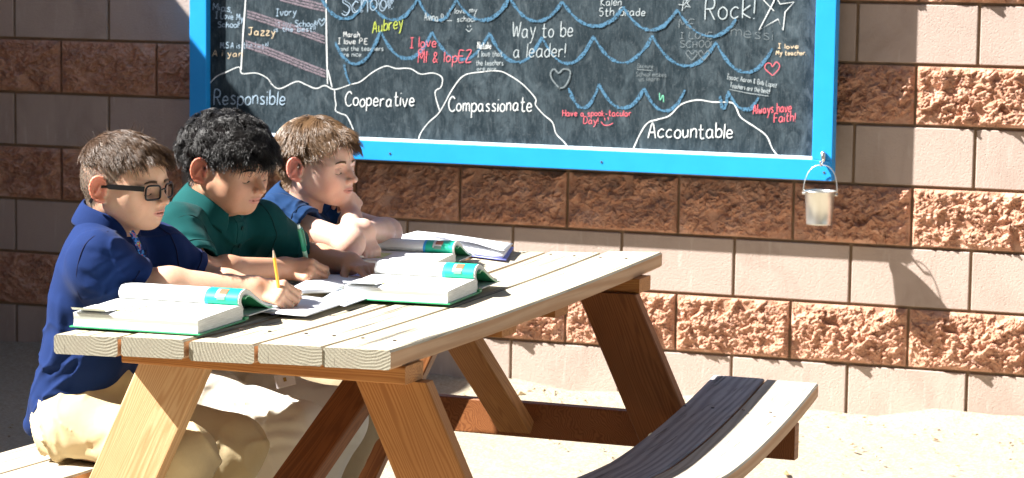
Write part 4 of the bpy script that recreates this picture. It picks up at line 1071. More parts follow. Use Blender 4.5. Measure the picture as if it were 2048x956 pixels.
def grow(M, n, region, length, flow, seg=6, base=.004, lift=.0, noise=.35, clump=220, wav=0.0, seed=1, skull=SK, width=.0006, cap=.0, clear=0, maxz=None):
    """locks rooted on the skull; region(dir,pos)->mask, length(pos), flow(pos,t)->preferred direction, all head-local"""
    r = np.random.default_rng(seed); c = np.array(skull[0]); rad = np.array(skull[1])
    out = []; N = n*4; d = r.normal(size=(N, 3)); d /= np.linalg.norm(d, axis=1)[:, None]
    Pp = c+d*rad; keep = region(Pp, r) > r.random(N); Pp = Pp[keep][:n]
    cc = Pp[r.integers(0, len(Pp), clump)]; cn = r.normal(size=(clump, 3)); cph = r.uniform(0, 6.28, clump)
    ci = np.argmin(((Pp[:, None]-cc[None])**2).sum(2), 1)
    Lg = length(Pp)*r.uniform(.72, 1.15, len(Pp)); P_ = Pp.copy(); path = [P_.copy()]
    own = r.normal(size=Pp.shape)*.35+cn[ci]
    for k in range(seg):
        t = (k+1)/seg; nn = (P_-c)/rad**2; nn /= np.linalg.norm(nn, axis=1)[:, None]
        f = flow(Pp, P_, t); f = f+own*noise
        if wav: f = f+wav*np.stack([np.sin(cph[ci]+t*9+P_[:, 2]*30), np.cos(cph[ci]*1.7+t*8), np.sin(cph[ci]*.6+t*10)], 1)
        f = f-nn*np.minimum((f*nn).sum(1), 0)[:, None]*.9
        f /= np.linalg.norm(f, axis=1)[:, None]+1e-9
        P_ = P_+f*(Lg/seg)[:, None]
        q = (P_-c)/rad; l = np.linalg.norm(q, axis=1); want = 1+(base+lift*np.sin(min(t, .6)*2.6)*(1+.35*np.sin(cph[ci]*3)))/rad.min()
        P_ = np.where((l < want)[:, None], c+q/l[:, None]*rad*want[:, None] if hasattr(want, 'shape') else c+q/l[:, None]*rad*want, P_)
        path.append(P_.copy())
    Pa = np.stack(path, 1)
    if clear: Pa = Pa[ear_keep(Pa, clear)]
    Mx = np.array(M); Pa = Pa@Mx[:3, :3].T+Mx[:3, 3]
    return Pa, width*r.uniform(.7, 1.3, len(Pa))
# ================================================================== THE THREE BOYS
def shirt_mat(name, c, c2):
    g = G(name, .85, .12); v = g.obj()
    g.color(g.mix(g.noise(v, 55, 4), c, c2)); w = g.noise(v, 900, 2, .5)
    g.bump(w, .3, .0008); g.bump(g.noise(v, 40, 3), .15, .003)
    g.b.inputs["Sheen Weight"].default_value = .03; g.b.inputs["Sheen Roughness"].default_value = .5
    return g.m
def creases(Q, seed, f, cen=None):
    """sharp-edged drapery folds: warped ridged waves, faded in and out over the cloth"""
    r = np.random.default_rng(seed+50); o = np.zeros(len(Q))
    for i in range(4):
        d = r.normal(size=3)*np.array((1, .7, .9)); d /= np.linalg.norm(d); ff = f*r.uniform(.7, 1.4)
        w_ = snoise(Q, 9, seed+i)*1.6+snoise(Q, 24, seed+20+i)*.5
        rd = 1-np.abs(np.sin(Q@d*ff+w_)); m = sm(.15, 1.1, snoise(Q, 8.5, seed+10+i))
        o += rd**2.6*m
    return o
def cloth_post(folds, amp=.0022, f=55, seed=3, cr=.0055, cf=42):
    def post(P, D):
        m = np.abs(D) < .03
        if m.any():
            Q = P[m]; D = D.copy(); D[m] += amp*snoise(Q*np.array((1, 1, .6)), f*.5, seed)+amp*.35*snoise(Q, f*1.3, seed+1)-cr*creases(Q, seed, cf)+cr*.5
            for a, b, r, dep in folds:       # dep > 0 valley, < 0 ridge along segment a-b
                a, b = np.array(a), np.array(b); ab = b-a; t = np.clip((Q-a)@ab/(ab@ab), 0, 1)
                dd = np.linalg.norm(Q-a-t[:, None]*ab, axis=1); D[m] += dep*np.exp(-(dd/r)**2)*(.35+.65*np.sin(np.clip(t*.9+.05, 0, 1)*PI))
        return D
    return post
def finish(name, V, F, mat, parent, smooth=True):
    me = mesh(name, V-np.array(parent.location), F, mat, smooth); return link(name, me, parent)
def collar(name, center, Rn, mat, parent, r0=.050, r1=.078, open_=38, h=.030, drop=.022, tip=.03, sx=1.0):
    """folded polo collar: Rn frame x forward z up the neck"""
    V = []; F = []; n = 44; m = 0
    for i in range(n+1):
        u = i/n; ph = math.radians(open_+(360-2*open_)*u); e = abs(2*u-1)      # e=1 at the front points
        tipk = max(0, (e-.72)/.28)
        rr = r0*(1+.02*math.sin(ph*5))
        pr = [(rr, -.012), (rr+.001, h*.8), (rr+.0045, h), (rr+.0105, h*.86), (r1*(1-.10*tipk)+.004, -drop-tip*tipk**1.3), (r1*(1-.10*tipk)-.0005, -drop-.001-tip*tipk**1.3), (rr+.0065, h*.62), (rr+.004, -.012)]
        m = len(pr)
        for (r, z) in pr:
            z -= .018*(math.cos(ph)*.5+.5)
            p = Vector((r*math.cos(ph)*sx, r*math.sin(ph), z)); V.append(tuple(center+Rn @ p))
    for i in range(n):
        for k in range(m): l = (k+1) % m; F.append((i*m+k, (i+1)*m+k, (i+1)*m+l, i*m+l))
    F.append(tuple(range(m))); F.append(tuple(n*m+k for k in range(m))[::-1])
    V = np.array(V); me = mesh(name, V-np.array(parent.location), [tuple(f) for f in F], mat, True)
    bm = bmesh.new(); bm.from_mesh(me); bmesh.ops.recalc_face_normals(bm, faces=bm.faces)
    bm.to_mesh(me); bm.free()
    o = link(name, me, parent); md = o.modifiers.new("s", 'SUBSURF'); md.levels = md.render_levels = 1; return o
def seam(name, pts, r, mat, parent):
    V, F = tube(smoothpath(pts, 5), r, 6); return link(name, mesh(name, [tuple(Vector(v)-Vector(parent.location)) for v in V], F, mat, True), parent)

BODY = {}
def hit(sd, px, py, y0, y1, n=260):
    """first point where the sight line through a photo pixel meets the cloth"""
    ys = np.linspace(y0, y1, n); P = np.array([ay(px, py, y) for y in ys]); d = sd.ev(P, .03); i = np.argmax(d < 0)
    return P[i] if (d < 0).any() else None
def px_folds(sd, specs, y):
    out = []
    for pts, r, dep in specs:
        H_ = [hit(sd, a, b, y-.36, y+.12) for a, b in pts]; H_ = [h for h in H_ if h is not None]
        for a, b in zip(H_[:-1], H_[1:]):
            if np.linalg.norm(a-b) < .15: out.append((a, b, r, dep))
    return out
def build_boy(c):
    root = empty("person", c['base']); tag(root, c['label'], "person")
    H = c['head']; sc = 1.0
    s = Sdf(); head_sdf(s, H, c)
    nk, bk = c['neck'], Vector(c['neck_base'])
    n0 = H @ Vector((-.028, 0, -.055))
    s.cone(n0, bk, .047, .043, .02); s.cone(H @ Vector((-.01, 0, -.075)), bk+Vector((.02, 0, 0)), .036, .042, .02)
    j = c['j']
    # trunk under the clothes
    sp = [(p, r_-.030) for p, r_ in c['shirt'][:-1]]
    for (a, ra), (b, rb) in zip(sp[:-1], sp[1:]):
        for q in (-1, 1):
            o = Vector((0, q*.040, 0)); s.cone(Vector(a)+o, Vector(b)+o, ra, rb, .02)
    for sd in ('r', 'l'):
        s.cone(bk-Vector((0, 0, .055)), j[sd+'s'], .028, .034, .03)
        ua, fa = c.get('arm', (.040, .036)); 
        ak = c.get('armk', 1.0); s.cone(j[sd+'s'], j[sd+'e'], .036, .035*ak, .02)
        e, w_ = Vector(j[sd+'e']), Vector(j[sd+'w']); mid = e.lerp(w_, .32)
        s.ell(e, (.0345*ak,)*3, .02); s.cone(e, mid, .034*ak, .0355*ak, .02); s.cone(mid, w_, .0355*ak, .0235, .02)
        s.ell(w_, (.024,)*3, .015)
        h = c['hand'][sd]; fm = frame_from(w_, h['x'], h['z'])
        hand_sdf(s, fm, h['q'], h['curl'], h.get('thumb', (40, 25, 15)), h.get('spread', 5), h.get('size', .90))
        # legs
        s.cone(j[sd+'h'], j[sd+'k'], .070, .052, .03); s.cone(j[sd+'k'], j[sd+'a'], .050, .036, .02)
        s.cone(j[sd+'a'], Vector(j[sd+'a'])+Vector((.13, 0, -.035)), .036, .026, .02)
    V, F = s.mesh(c.get('res', .0024)); V = relax(V, F, 1, .35)
    m = skin_mat("skin", c['skin'])
    o = body_o = finish("body", V, F, m, root)
    Q = to_local(V, H); col = face_tint(Q, c['skin'], c)
    inh = (Q[:, 0] > -.13) & (Q[:, 0] < .125) & (np.abs(Q[:, 1]) < .1) & (Q[:, 2] > -.11)
    col[~inh] = c['skin']
    hm = c['hairz'](Q)*inh*(np.abs(Q[:, 1]) < .0765)
    hs_ = sm(0, 1, hm); col = col*(1-hs_[:, None]*c.get('hairk', .75))+np.array(c['scalp'])*hs_[:, None]*c.get('hairk', .75)
    # reddish knuckles and elbows
    for p in (j['re'], j['le'], j['rw'], j['lw']):
        d = np.linalg.norm(V-np.array(p), axis=1); mm = np.exp(-(d/.05)**2)*.12; col = col*(1-mm[:, None])+np.array(c['skin'])*np.array((1.05, .76, .70))*mm[:, None]
    vcol(o.data, np.clip(col, 0, 1))
    # eyes: lash line and a sliver of eye, eyebrows
    dark = c['brow']
    lm = plain("lashes", tuple(x*.5 for x in dark), .6)
    LO = Vector(root.location)
    for q in (-1, 1):
        for (dz, arc, rr, nm, w0, w1) in ((-.0178, -.0030, .0015, "eyelashes", -.0130, .0150), (-.0060, .0030, .0007, "lid_fold", -.0125, .0140)):
            pts = []
            for t in np.linspace(0, 1, 9):
                yl = w0+(w1-w0)*t; y = q*(.031+yl); z = zf(dz+arc*math.sin(t*PI)-.001*t)
                pts.append(H @ Vector((on_skin(s, H, y, z)+(.0002 if nm[0] == 'e' else -.0001), y, z)))
            rad = [rr*(.5+.5*math.sin(PI*min(1, .15+i/9))) for i in range(25)]
            V2, F2 = tube([p-LO for p in map(Vector, smoothpath([p for p in pts], 3))], rad, 6)
            link(nm, mesh(nm, V2, F2, lm if nm[0] == 'e' else plain("lid_shadow_line", tuple(x*.45 for x in c['skin']), .7), True), root)
    bp = []; bw = []
    r = np.random.default_rng(5)
    for q in (-1, 1):
        gx = [on_skin(s, H, q*(.014+.034*t), zf(.0115+.0055*math.sin(t*2.2)-.004*t)) for t in np.linspace(0, 1, 9)]
        for _ in range(c.get('nbrow', 220)):
            t = r.uniform(0, 1); y = q*(.014+.032*t); z = zf(.0105+.0055*math.sin(t*2.2)-.004*t+r.uniform(-.0030, .0030)*(1-.5*t))
            x = np.interp(t, np.linspace(0, 1, 9), gx)+.0014
            p = np.array((x, y, z)); d = np.array((-.28*t-.05, q*1.0, .30-.75*t)); d /= np.linalg.norm(d); L = r.uniform(.004, .0075)
            bp.append([np.array(H @ Vector(tuple(p+d*L*k/3))) for k in range(4)]); bw.append(.00055)
    strand_mesh("eyebrows", np.array(bp)-np.array(root.location), bw, plain("brow_hair", dark, .6), root)
    # ---- shirt
    sh = Sdf(); fr = []
    for sd in ('r', 'l'):
        S_, E_ = Vector(j[sd+'s']), Vector(j[sd+'e']); sl = c['sleeve'][sd]; C_ = S_.lerp(E_, sl[0])
        sh.cone(bk+Vector((-.012, 0, -.056)), S_+Vector((0, 0, -.002)), .042, sl[1]-.006, .025)
        sh.cone(S_, C_, sl[1], sl[2], .03)
        if len(sl) > 3:
            for (p, r_) in sl[3]: sh.cone(S_, p, sl[1]*.9, r_, .03)
    for sd in ('r', 'l'):
        S_, E_ = Vector(j[sd+'s']), Vector(j[sd+'e']); sl = c['sleeve'][sd]; C_ = S_.lerp(E_, sl[0]); d = (E_-S_).normalized()
        sh.cut(C_+d*.004, d, .003, rad=sl[2]*1.9)
        sh.cone(S_.lerp(C_, .55), C_+d*.06, sl[2]*.62, sl[2]*.93, .004, 's')
    for (a, ra), (b, rb) in zip(c['shirt'][:-1], c['shirt'][1:]):
        wa, wb = c.get('sw', .052), c.get('sw', .052)
        for q in (-1, 0, 1):
            oo = Vector((0, q*wa, 0)); sh.cone(Vector(a)+oo, Vector(b)+oo, ra, rb, .03)
    sh.cone(bk+Vector((-.02, 0, -.062)), bk+Vector((.034, 0, -.056)), .050, .046, .03)
    for f in c.get('shirt_extra', []): f(sh)
    for q in (-1, 1): sh.cone(bk+Vector((-.022, q*.035, -.060)), Vector(j['rs' if q < 0 else 'ls'])+Vector((-.012, -q*.012, -.006)), .050, .052, .035)
    # neck opening
    sh.cone(bk+Vector((0, 0, -.02))+c['ncol'][0]*-.01, bk+c['ncol'][0]*.12, .046, .054, .004, 's')
    hc = c.get('hem')
    if hc: sh.cut(hc[0], hc[1], .003, rad=hc[2])
    if c.get('hollow'):
        for a, b, ra, rb in c['hollow']: sh.cone(a, b, ra, rb, .01, 's')
    folds_ = px_folds(sh, c.get('pxf', []), bk.y)
    sh.post.append(cloth_post(folds_, c.get('famp', .0016), 55, c.get('fs', 3), c.get('cr', .0050), 40))
    V, F = sh.mesh(c.get('sres', .0032)); V = relax(V, F, 2, .4); sm_ = c['shirt_mat']
    so = finish("polo_shirt", V, F, sm_, root)
    for sd in ('r', 'l'):
        S_, E_ = Vector(j[sd+'s']), Vector(j[sd+'e']); sl = c['sleeve'][sd]; d = (E_-S_).normalized(); sg = -1 if sd == 'r' else 1
        for nm, o, ax_, rr in (("sleeve_hem_seam", S_.lerp(E_, sl[0])-d*.022, d, .0010), ("armhole_seam", S_-Vector((0, sg*.014, 0))+Vector((0, 0, -.01)), Vector((.25, sg*1.0, .10)), .0013)):
            if nm == 'armhole_seam' and sd == 'r' and c.get('arms'): continue
            R_ = ring_on(sh, o, ax_, Vector((0, 0, 1))); runs = []; cur = []
            R2 = R_+R_
            st = next((i for i, q in enumerate(R_) if q is None), None)
            if st is None: runs = [R_+[R_[0]]]
            else:
                for q in R2[st:st+len(R_)+1]:
                    if q is None:
                        if len(cur) > 3: runs.append(cur)
                        cur = []
                    else: cur.append(q)
            for run in runs:
                run = [run[0]]+[b for a, b in zip(run[:-1], run[1:]) if (b-a).length < .03]
                if len(run) > 4:
                    V2, F2 = tube([p-LO for p in map(Vector, smoothpath(run, 2))], rr, 6); link(nm, mesh(nm, V2, F2, c['seam_mat'], True), root)
    cz = c['ncol'][0]; Rn = frame_from((0, 0, 0), c['ncol'][1], cz).to_3x3()
    # shirt z axis frame: x forward
    Rn = Matrix((Vector(c['ncol'][1]) - cz*Vector(c['ncol'][1]).dot(cz), (0, 0, 0), (0, 0, 0)))
    xx = (Vector(c['ncol'][1]) - cz*Vector(c['ncol'][1]).dot(cz)).normalized(); yy = cz.cross(xx)
    Rn = Matrix((xx, yy, cz)).transposed()
    collar("collar", bk+c.get('coff', Vector((0, 0, 0))), Rn, c['collar_mat'], root, **c.get('cpar', {}))
    if c.get('arms'):
        pts = [hit(sh, a, b, bk.y-.36, bk.y+.1) for a, b in c['arms']]; pts = [Vector(tuple(p))-LO for p in pts if p is not None]
        V2, F2 = tube(smoothpath(pts, 5), .0014, 6); link('armhole_seam', mesh('armhole_seam', V2, F2, c['seam_mat'], True), root)
    # placket with buttons, laid on the chest under the collar opening
    def front(y, z):
        xs = np.linspace(bk.x+.26, bk.x-.06, 200); P = np.stack([xs, np.full(200, y), np.full(200, z)], 1); d = sh.ev(P, .02); i = np.argmax(d < 0); return xs[i] if (d < 0).any() else bk.x
    V = []; F = []; yy0 = bk.y+c.get('pk', 0)
    zt_ = bk.z-.030; zb_ = bk.z-.150; n = 16
    for i in range(n+1):
        z = zt_+(zb_-zt_)*i/n
        for dy, o_ in ((-.0155, -.002), (-.015, .0022), (.015, .0022), (.0155, -.002)): V.append((front(yy0+dy, z)+o_, yy0+dy, z))
    for i in range(n):
        for k in range(3): F.append((i*4+k, i*4+4+k, i*4+5+k, i*4+1+k))
    F.append((n*4, n*4+1, n*4+2, n*4+3))
    V = [tuple(Vector(v)-LO) for v in V]
    link("placket", fixn(mesh("placket", V, F, sm_)), root)
    for z in (zt_-.022, zt_-.062):
        x = front(yy0, z)+.0022; V2, F2 = tube([(x-LO.x, yy0-LO.y, z-LO.z), (x-LO.x+.0022, yy0-LO.y, z-LO.z-.0006)], .0052, 14); link("button", mesh("button", V2, F2, c['seam_mat']), root)
    # ---- trousers
    t = Sdf()
    for sd in ('r', 'l'):
        t.cone(j[sd+'h'], j[sd+'k'], c.get('th', .083), c.get('kn', .068), .03); t.cone(j[sd+'k'], Vector(j[sd+'a'])+Vector((0, 0, .03)), c.get('kn', .068)-.004, .052, .03)
    hp = (Vector(j['rh'])+Vector(j['lh']))/2
    t.cone(j['rh'], j['lh'], .088, .088, .04); t.cone(hp+Vector((-.02, .04, .0)), hp+Vector((-.02, -.04, .0)), .095, .095, .05); t.cone(hp, hp+Vector((.0, 0, .09)), .09, .085, .04)
    for f in c.get('pant_extra', []): f(t)
    t.cut((hp.x, hp.y, .4535), (0, 0, -1), .012, rad=.24)
    pf_ = px_folds(t, c.get('pxp', []), bk.y)
    t.post.append(cloth_post(pf_, .0020, 38, 9+c.get('fs', 3), .0080, 34))
    V, F = t.mesh(.0042); V = relax(V, F, 2, .4); finish("trousers", V, F, c['pants_mat'], root)
    # shoes
    shm = plain("shoe_rubber", (.05, .05, .055), .6)
    for sd in ('r', 'l'):
        a = Vector(j[sd+'a']); q = Sdf(); q.cone(a+Vector((-.03, 0, -.045)), a+Vector((.13, 0, -.055)), .036, .032, .03); q.cone(a+Vector((0, 0, -.01)), a+Vector((.02, 0, -.04)), .040, .040, .03)
        q.cut((a.x, a.y, .006), (0, 0, -1), .003, rad=.3); V, F = q.mesh(.006); finish("shoe", V, F, shm, root)
    root['_b'] = 0; BODY[root.name] = body_o; del root['_b']
    return root, H
def hairline(Pp, fx=.058, side_z=.012, back_z=-.035, front_z=.048, soft=.0015):
    x, y, z = Pp[:, 0], Pp[:, 1], Pp[:, 2]
    lim = np.interp(x, [-.09, -.045, -.015, .012, .028, .045, .062, .08], [back_z, back_z-.004, -.008, .010, side_z+.004, side_z+.024, front_z, front_z+.008])
    return np.clip((z-lim)/soft+.5, 0, 1)
M_NAVY = shirt_mat("navy_pique", (.0045, .017, .080), (.006, .022, .10))
M_TEAL = shirt_mat("green_pique", (.003, .054, .054), (.004, .068, .068))
M_BLUE = shirt_mat("dark_blue_pique", (.005, .026, .085), (.007, .033, .10))
SM1, SM2, SM3 = [plain('seam_thread', k, .9) for k in ((.003, .006, .04), (.002, .035, .033), (.002, .009, .03))]
def pants(name, c, c2):
    g = G(name, .9, .1); v = g.obj(); g.color(g.mix(g.noise(v, 30, 4), c, c2)); g.bump(g.noise(v, 1100, 2), .25, .0006); g.bump(g.noise(v, 28, 4), .25, .006); return g.m
M_KHAKI = pants("khaki_twill", (.50, .40, .235), (.56, .46, .28)); M_STONE = pants("stone_twill", (.62, .57, .48), (.68, .63, .54))
M_KH3 = pants("tan_twill", (.42, .34, .22), (.48, .39, .26))
X3 = lambda a, b, t: Vector(a).lerp(Vector(b), t)

# ---------------------------------------------------------------- boy in navy with glasses
Y1 = -3.62
ear = ay(209, 379, Y1-.073); H1 = TR((ear[0], Y1, ear[2]+.002), y=3, z=-2)
j1 = dict(rs=W(206, 517, Y1-.125), re=W(262, 566, -3.69), rw=W(508, 576, -3.575), ls=W(322, 505, Y1+.115), le=W(408, 566, -3.42), lw=W(545, 586, -3.42),
          rh=Vector((-1.0, Y1-.075, .515)), lh=Vector((-1.0, Y1+.075, .515)), rk=Vector((-.715, Y1-.13, .485)), lk=Vector((-.69, Y1+.06, .475)), ra=Vector((-.86, Y1-.12, .085)), la=Vector((-.82, Y1+.08, .085)))
nb1 = W(222, 452, Y1)
b1 = dict(arms=[(216, 463), (190, 472), (170, 490), (158, 520), (153, 555), (158, 590), (175, 610), (196, 622)],
    pxf=[([(162, 546), (178, 556), (198, 552), (222, 526)], .0075, .009), ([(176, 500), (200, 508), (226, 508)], .008, .006), ([(195, 520), (225, 518), (250, 508)], .006, .005), ([(205, 600), (212, 570), (232, 545), (262, 528)], .005, .005), ([(165, 572), (190, 580), (210, 585)], .009, -.004),
         ([(92, 748), (115, 735), (150, 700)], .008, .009), ([(98, 768), (125, 750), (150, 728)], .006, .008), ([(70, 800), (100, 800), (140, 812), (175, 805)], .006, .006), ([(120, 600), (118, 680), (104, 740)], .010, -.004), ([(135, 640), (140, 700)], .012, .004), ([(170, 640), (160, 700), (130, 780)], .009, .005)],
    pxp=[([(88, 830), (108, 850), (120, 885)], .0095, .005), ([(75, 850), (95, 890), (130, 910)], .0095, .005), ([(150, 905), (190, 895), (215, 870)], .0095, .006), ([(420, 850), (470, 880)], .0095, .008), ([(400, 880), (470, 905)], .0095, .007), ([(390, 905), (480, 925)], .0095, .008)],
    base=(-.93, Y1, 0), label="boy with clipped brown hair, black glasses and navy polo shirt, nearest the camera", head=H1, hairz=lambda Q: hairline(Q, front_z=.053, back_z=-.050, soft=.014), scalp=(.19, .15, .12), hairk=.85, neck=0, neck_base=nb1, j=j1, skin=(.58, .355, .245), brow=(.10, .055, .03),
    spine=[(W(150, 850, Y1), .095), (W(178, 640, Y1), .085), (W(205, 500, Y1), .065)],
    shirt=[(W(160, 800, Y1), .084), (W(190, 700, Y1), .083), (W(200, 600, Y1), .083), (W(212, 540, Y1), .068), (W(218, 515, Y1), .044)], sw=.048,
    sleeve=dict(r=(.93, .050, .064), l=(.72, .058, .054)), ncol=(Vector((.16, 0, 1)).normalized(), Vector((1, 0, 0))),
    hand=dict(r=dict(x=(.80, .10, -.12), z=(.15, -.75, .65), q=1, curl=[(42, 55, 35), (52, 60, 35), (60, 65, 35), (66, 65, 35)], thumb=(35, 0, -20), spread=3),
              l=dict(x=(.80, -.28, -.20), z=(.15, .05, 1), q=-1, curl=[(10, 18, 12), (12, 20, 12), (16, 22, 14), (20, 24, 14)], thumb=(42, 28, 15), spread=7)),
    shirt_mat=M_NAVY, collar_mat=M_NAVY, pants_mat=M_KHAKI, th=.078, kn=.066, seam_mat=SM1, coff=Vector((-.004, 0, .022)), cpar=dict(r0=.054, r1=.078, h=.028, drop=.024, open_=20))
b1['shirt_extra'] = [lambda s: s.cone(W(186, 478, Y1-.045), W(188, 522, Y1-.115), .044, .054, .045), lambda s: s.cone(W(168, 540, Y1-.07), W(196, 560, Y1-.13), .050, .050, .045), lambda s: s.cone(W(130, 790, Y1), W(72, 850, Y1-.03), .070, .030, .05), lambda s: s.cone(W(130, 790, Y1+.05), W(88, 845, Y1+.05), .066, .03, .05)]
b1['hem'] = (W(75, 868, Y1), (-.33, 0, -1), .26)
f1 = []
for a, b, r, d in (((80, 770), (150, 700), .010, .006), ((105, 800), (170, 720), .008, .005), ((165, 560), (215, 545), .008, .006), ((170, 590), (222, 575), .007, .005), ((160, 520), (230, 508), .008, .004), ((150, 640), (160, 500), .004, .004), ((120, 720), (135, 560), .012, -.004)):
    f1.append((W(*a, Y1-.16), W(*b, Y1-.17), r, d))
b1['folds'] = f1
b1['pfolds'] = [(W(*a, Y1-.15), W(*b, Y1-.15), r, d) for a, b, r, d in (((150, 830), (230, 850), .007, .006), ((120, 800), (160, 880), .003, .005), ((250, 900), (330, 905), .008, .007), ((400, 850), (470, 900), .008, .006), ((380, 900), (480, 930), .007, .006))]
P1, H1 = build_boy(b1)
# ---------------------------------------------------------------- boy in green
Y2 = -3.20
ear = ay(411, 343, Y2-.075); H2 = TR((ear[0]+.006, Y2, ear[2]+.002), y=11, z=-7, sc=1.04)
j2 = dict(rs=W(352, 462, Y2-.135), re=W(398, 548, -3.40), rw=W(570, 537, -3.18), ls=W(515, 452, Y2+.12), le=W(612, 518, -2.97), lw=W(700, 527, -3.02),
          rh=Vector((-1.0, Y2-.08, .525)), lh=Vector((-1.0, Y2+.08, .525)), rk=W(600, 868, Y2-.10), lk=W(672, 842, Y2+.08), ra=Vector((-.86, Y2-.10, .085)), la=Vector((-.80, Y2+.10, .085)))
nb2 = W(425, 408, Y2)
b2 = dict(fs=14, arms=[(322, 470), (336, 450), (356, 436), (378, 430), (394, 436), (408, 452), (418, 478)],
    pxf=[([(340, 480), (375, 470), (410, 478)], .007, .007), ([(330, 500), (355, 492), (385, 500)], .006, .006), ([(345, 520), (380, 512), (415, 518)], .006, .006), ([(480, 440), (478, 480), (470, 520)], .008, .006), ([(560, 470), (580, 490), (600, 496)], .006, .008), ([(545, 490), (570, 505), (600, 510)], .005, .007)],
    pxp=[([(428, 798), (460, 812), (500, 846)], .0095, .006), ([(430, 775), (480, 765), (540, 770)], .010, .009), ([(440, 820), (500, 815), (570, 800)], .0095, .010), ([(470, 848), (520, 836), (580, 830)], .0095, .010), ([(500, 870), (550, 858), (610, 862)], .0095, .010), ([(520, 900), (560, 890), (620, 892)], .0095, .009), ([(470, 780), (560, 800), (620, 830)], .012, -.006), ([(690, 860), (715, 880), (735, 885)], .0095, .006)],
    base=(-.93, Y2, 0), label="boy with thick wavy black hair and green polo shirt writing with a pen", head=H2, hairz=lambda Q: hairline(Q, front_z=.045, back_z=-.03, soft=.004), scalp=(.02, .015, .012), hairk=.9, neck=0, neck_base=nb2, j=j2, skin=(.51, .28, .18), brow=(.012, .009, .008), nbrow=420, hs=1.04,
    spine=[(W(330, 760, Y2), .10), (W(365, 600, Y2), .09), (W(405, 470, Y2), .07)],
    shirt=[(W(330, 760, Y2), .105), (W(365, 640, Y2), .103), (W(390, 540, Y2), .098), (W(402, 495, Y2), .076), (W(414, 468, Y2), .046)], sw=.054,
    sleeve=dict(r=(.80, .062, .062), l=(.78, .060, .056)), ncol=(Vector((.22, -.02, 1)).normalized(), Vector((1, -.12, 0))),
    hand=dict(r=dict(x=(.80, .05, -.05), z=(.10, -.80, .60), q=1, curl=[(45, 55, 35), (55, 60, 35), (62, 62, 35), (66, 62, 35)], thumb=(35, 0, -20), spread=3),
              l=dict(x=(.72, -.35, -.12), z=(.1, -.1, 1), q=-1, curl=[(12, 22, 14), (30, 45, 25), (40, 55, 30), (45, 55, 30)], thumb=(50, 30, 10), spread=7)),
    shirt_mat=M_TEAL, collar_mat=M_TEAL, pants_mat=M_STONE, kn=.074, jaw=.004, seam_mat=SM2, coff=Vector((.0, 0, .012)), cpar=dict(r0=.056, r1=.090, h=.030, drop=.024, tip=.034, open_=17))
b2['folds'] = [(W(*a, Y2-.18), W(*b, Y2-.16), r, d) for a, b, r, d in (((350, 500), (400, 470), .008, .005), ((335, 470), (395, 445), .006, .004), ((370, 530), (410, 510), .006, .005), ((322, 520), (350, 440), .005, .004))]
b2['pfolds'] = [(W(*a, Y2-.2), W(*b, Y2-.18), r, d) for a, b, r, d in (((440, 800), (520, 850), .006, .010), ((450, 830), (560, 800), .009, .009), ((470, 865), (600, 850), .008, .009), ((420, 790), (560, 790), .010, -.007), ((500, 880), (600, 880), .008, .008), ((430, 770), (470, 760), .008, .006))]
P2, H2 = build_boy(b2)
# ---------------------------------------------------------------- boy in dark blue leaning on his arms
Y3 = -2.74
ear = ay(599, 339, Y3-.073); H3 = TR((ear[0]+.004, Y3, ear[2]+.002), y=2, z=-3, sc=1.03)
j3 = dict(rs=W(556, 440, Y3-.13), re=W(700, 487, -2.90), rw=W(703, 436, -2.74), ls=W(640, 430, Y3+.13), le=W(775, 465, -2.60), lw=W(728, 462, -2.82),
          rh=Vector((-1.02, Y3-.08, .52)), lh=Vector((-1.02, Y3+.08, .52)), rk=Vector((-.75, Y3-.09, .50)), lk=Vector((-.75, Y3+.09, .50)), ra=Vector((-.92, Y3-.09, .085)), la=Vector((-.92, Y3+.09, .085)))
nb3 = W(598, 408, Y3)
b3 = dict(armk=.88, fs=27, pxf=[([(526, 398), (560, 408), (600, 426)], .006, .008), ([(530, 422), (565, 428), (595, 440)], .006, .008), ([(524, 440), (560, 450), (600, 462)], .006, .007), ([(540, 470), (570, 470), (596, 476)], .005, .006)],
    base=(-.95, Y3, 0), label="boy with light brown hair and dark blue polo shirt resting his chin on folded arms", head=H3, hairz=lambda Q: hairline(Q, front_z=.048, back_z=-.05, soft=.006), scalp=(.16, .10, .055), hairk=.85, neck=0, neck_base=nb3, j=j3, skin=(.66, .43, .34), brow=(.16, .095, .05), hs=1.03,
    spine=[(W(470, 720, Y3), .10), (W(500, 560, Y3), .09), (W(560, 450, Y3), .07)],
    shirt=[(W(470, 720, Y3), .10), (W(500, 600, Y3), .098), (W(530, 510, Y3), .094), (W(562, 468, Y3), .070), (W(578, 450, Y3), .045)], sw=.050,
    sleeve=dict(r=(.42, .060, .057), l=(.35, .058, .056)), ncol=(Vector((.34, 0, 1)).normalized(), Vector((1, 0, 0))),
    hand=dict(r=dict(x=(-.15, .45, .55), z=(.8, .0, .35), q=1, curl=[(60, 65, 40), (66, 68, 40), (70, 70, 40), (72, 70, 40)], thumb=(30, 10, 0), spread=2, size=.86),
              l=dict(x=(.42, -.25, -.85), z=(.75, -.45, .45), q=-1, curl=[(8, 14, 10), (8, 16, 10), (10, 18, 12), (14, 20, 12)], thumb=(45, 28, 12), spread=6, size=.82)),
    shirt_mat=M_BLUE, collar_mat=M_BLUE, pants_mat=M_KH3, seam_mat=SM3, coff=Vector((.0, 0, .012)), cpar=dict(r0=.054, r1=.082, h=.028, drop=.02, tip=.02))
b3['folds'] = [(W(*a, Y3-.17), W(*b, Y3-.16), r, d) for a, b, r, d in (((520, 420), (590, 440), .006, .006), ((525, 440), (600, 470), .007, .006), ((530, 470), (590, 480), .006, .005))]
P3, H3 = build_boy(b3)
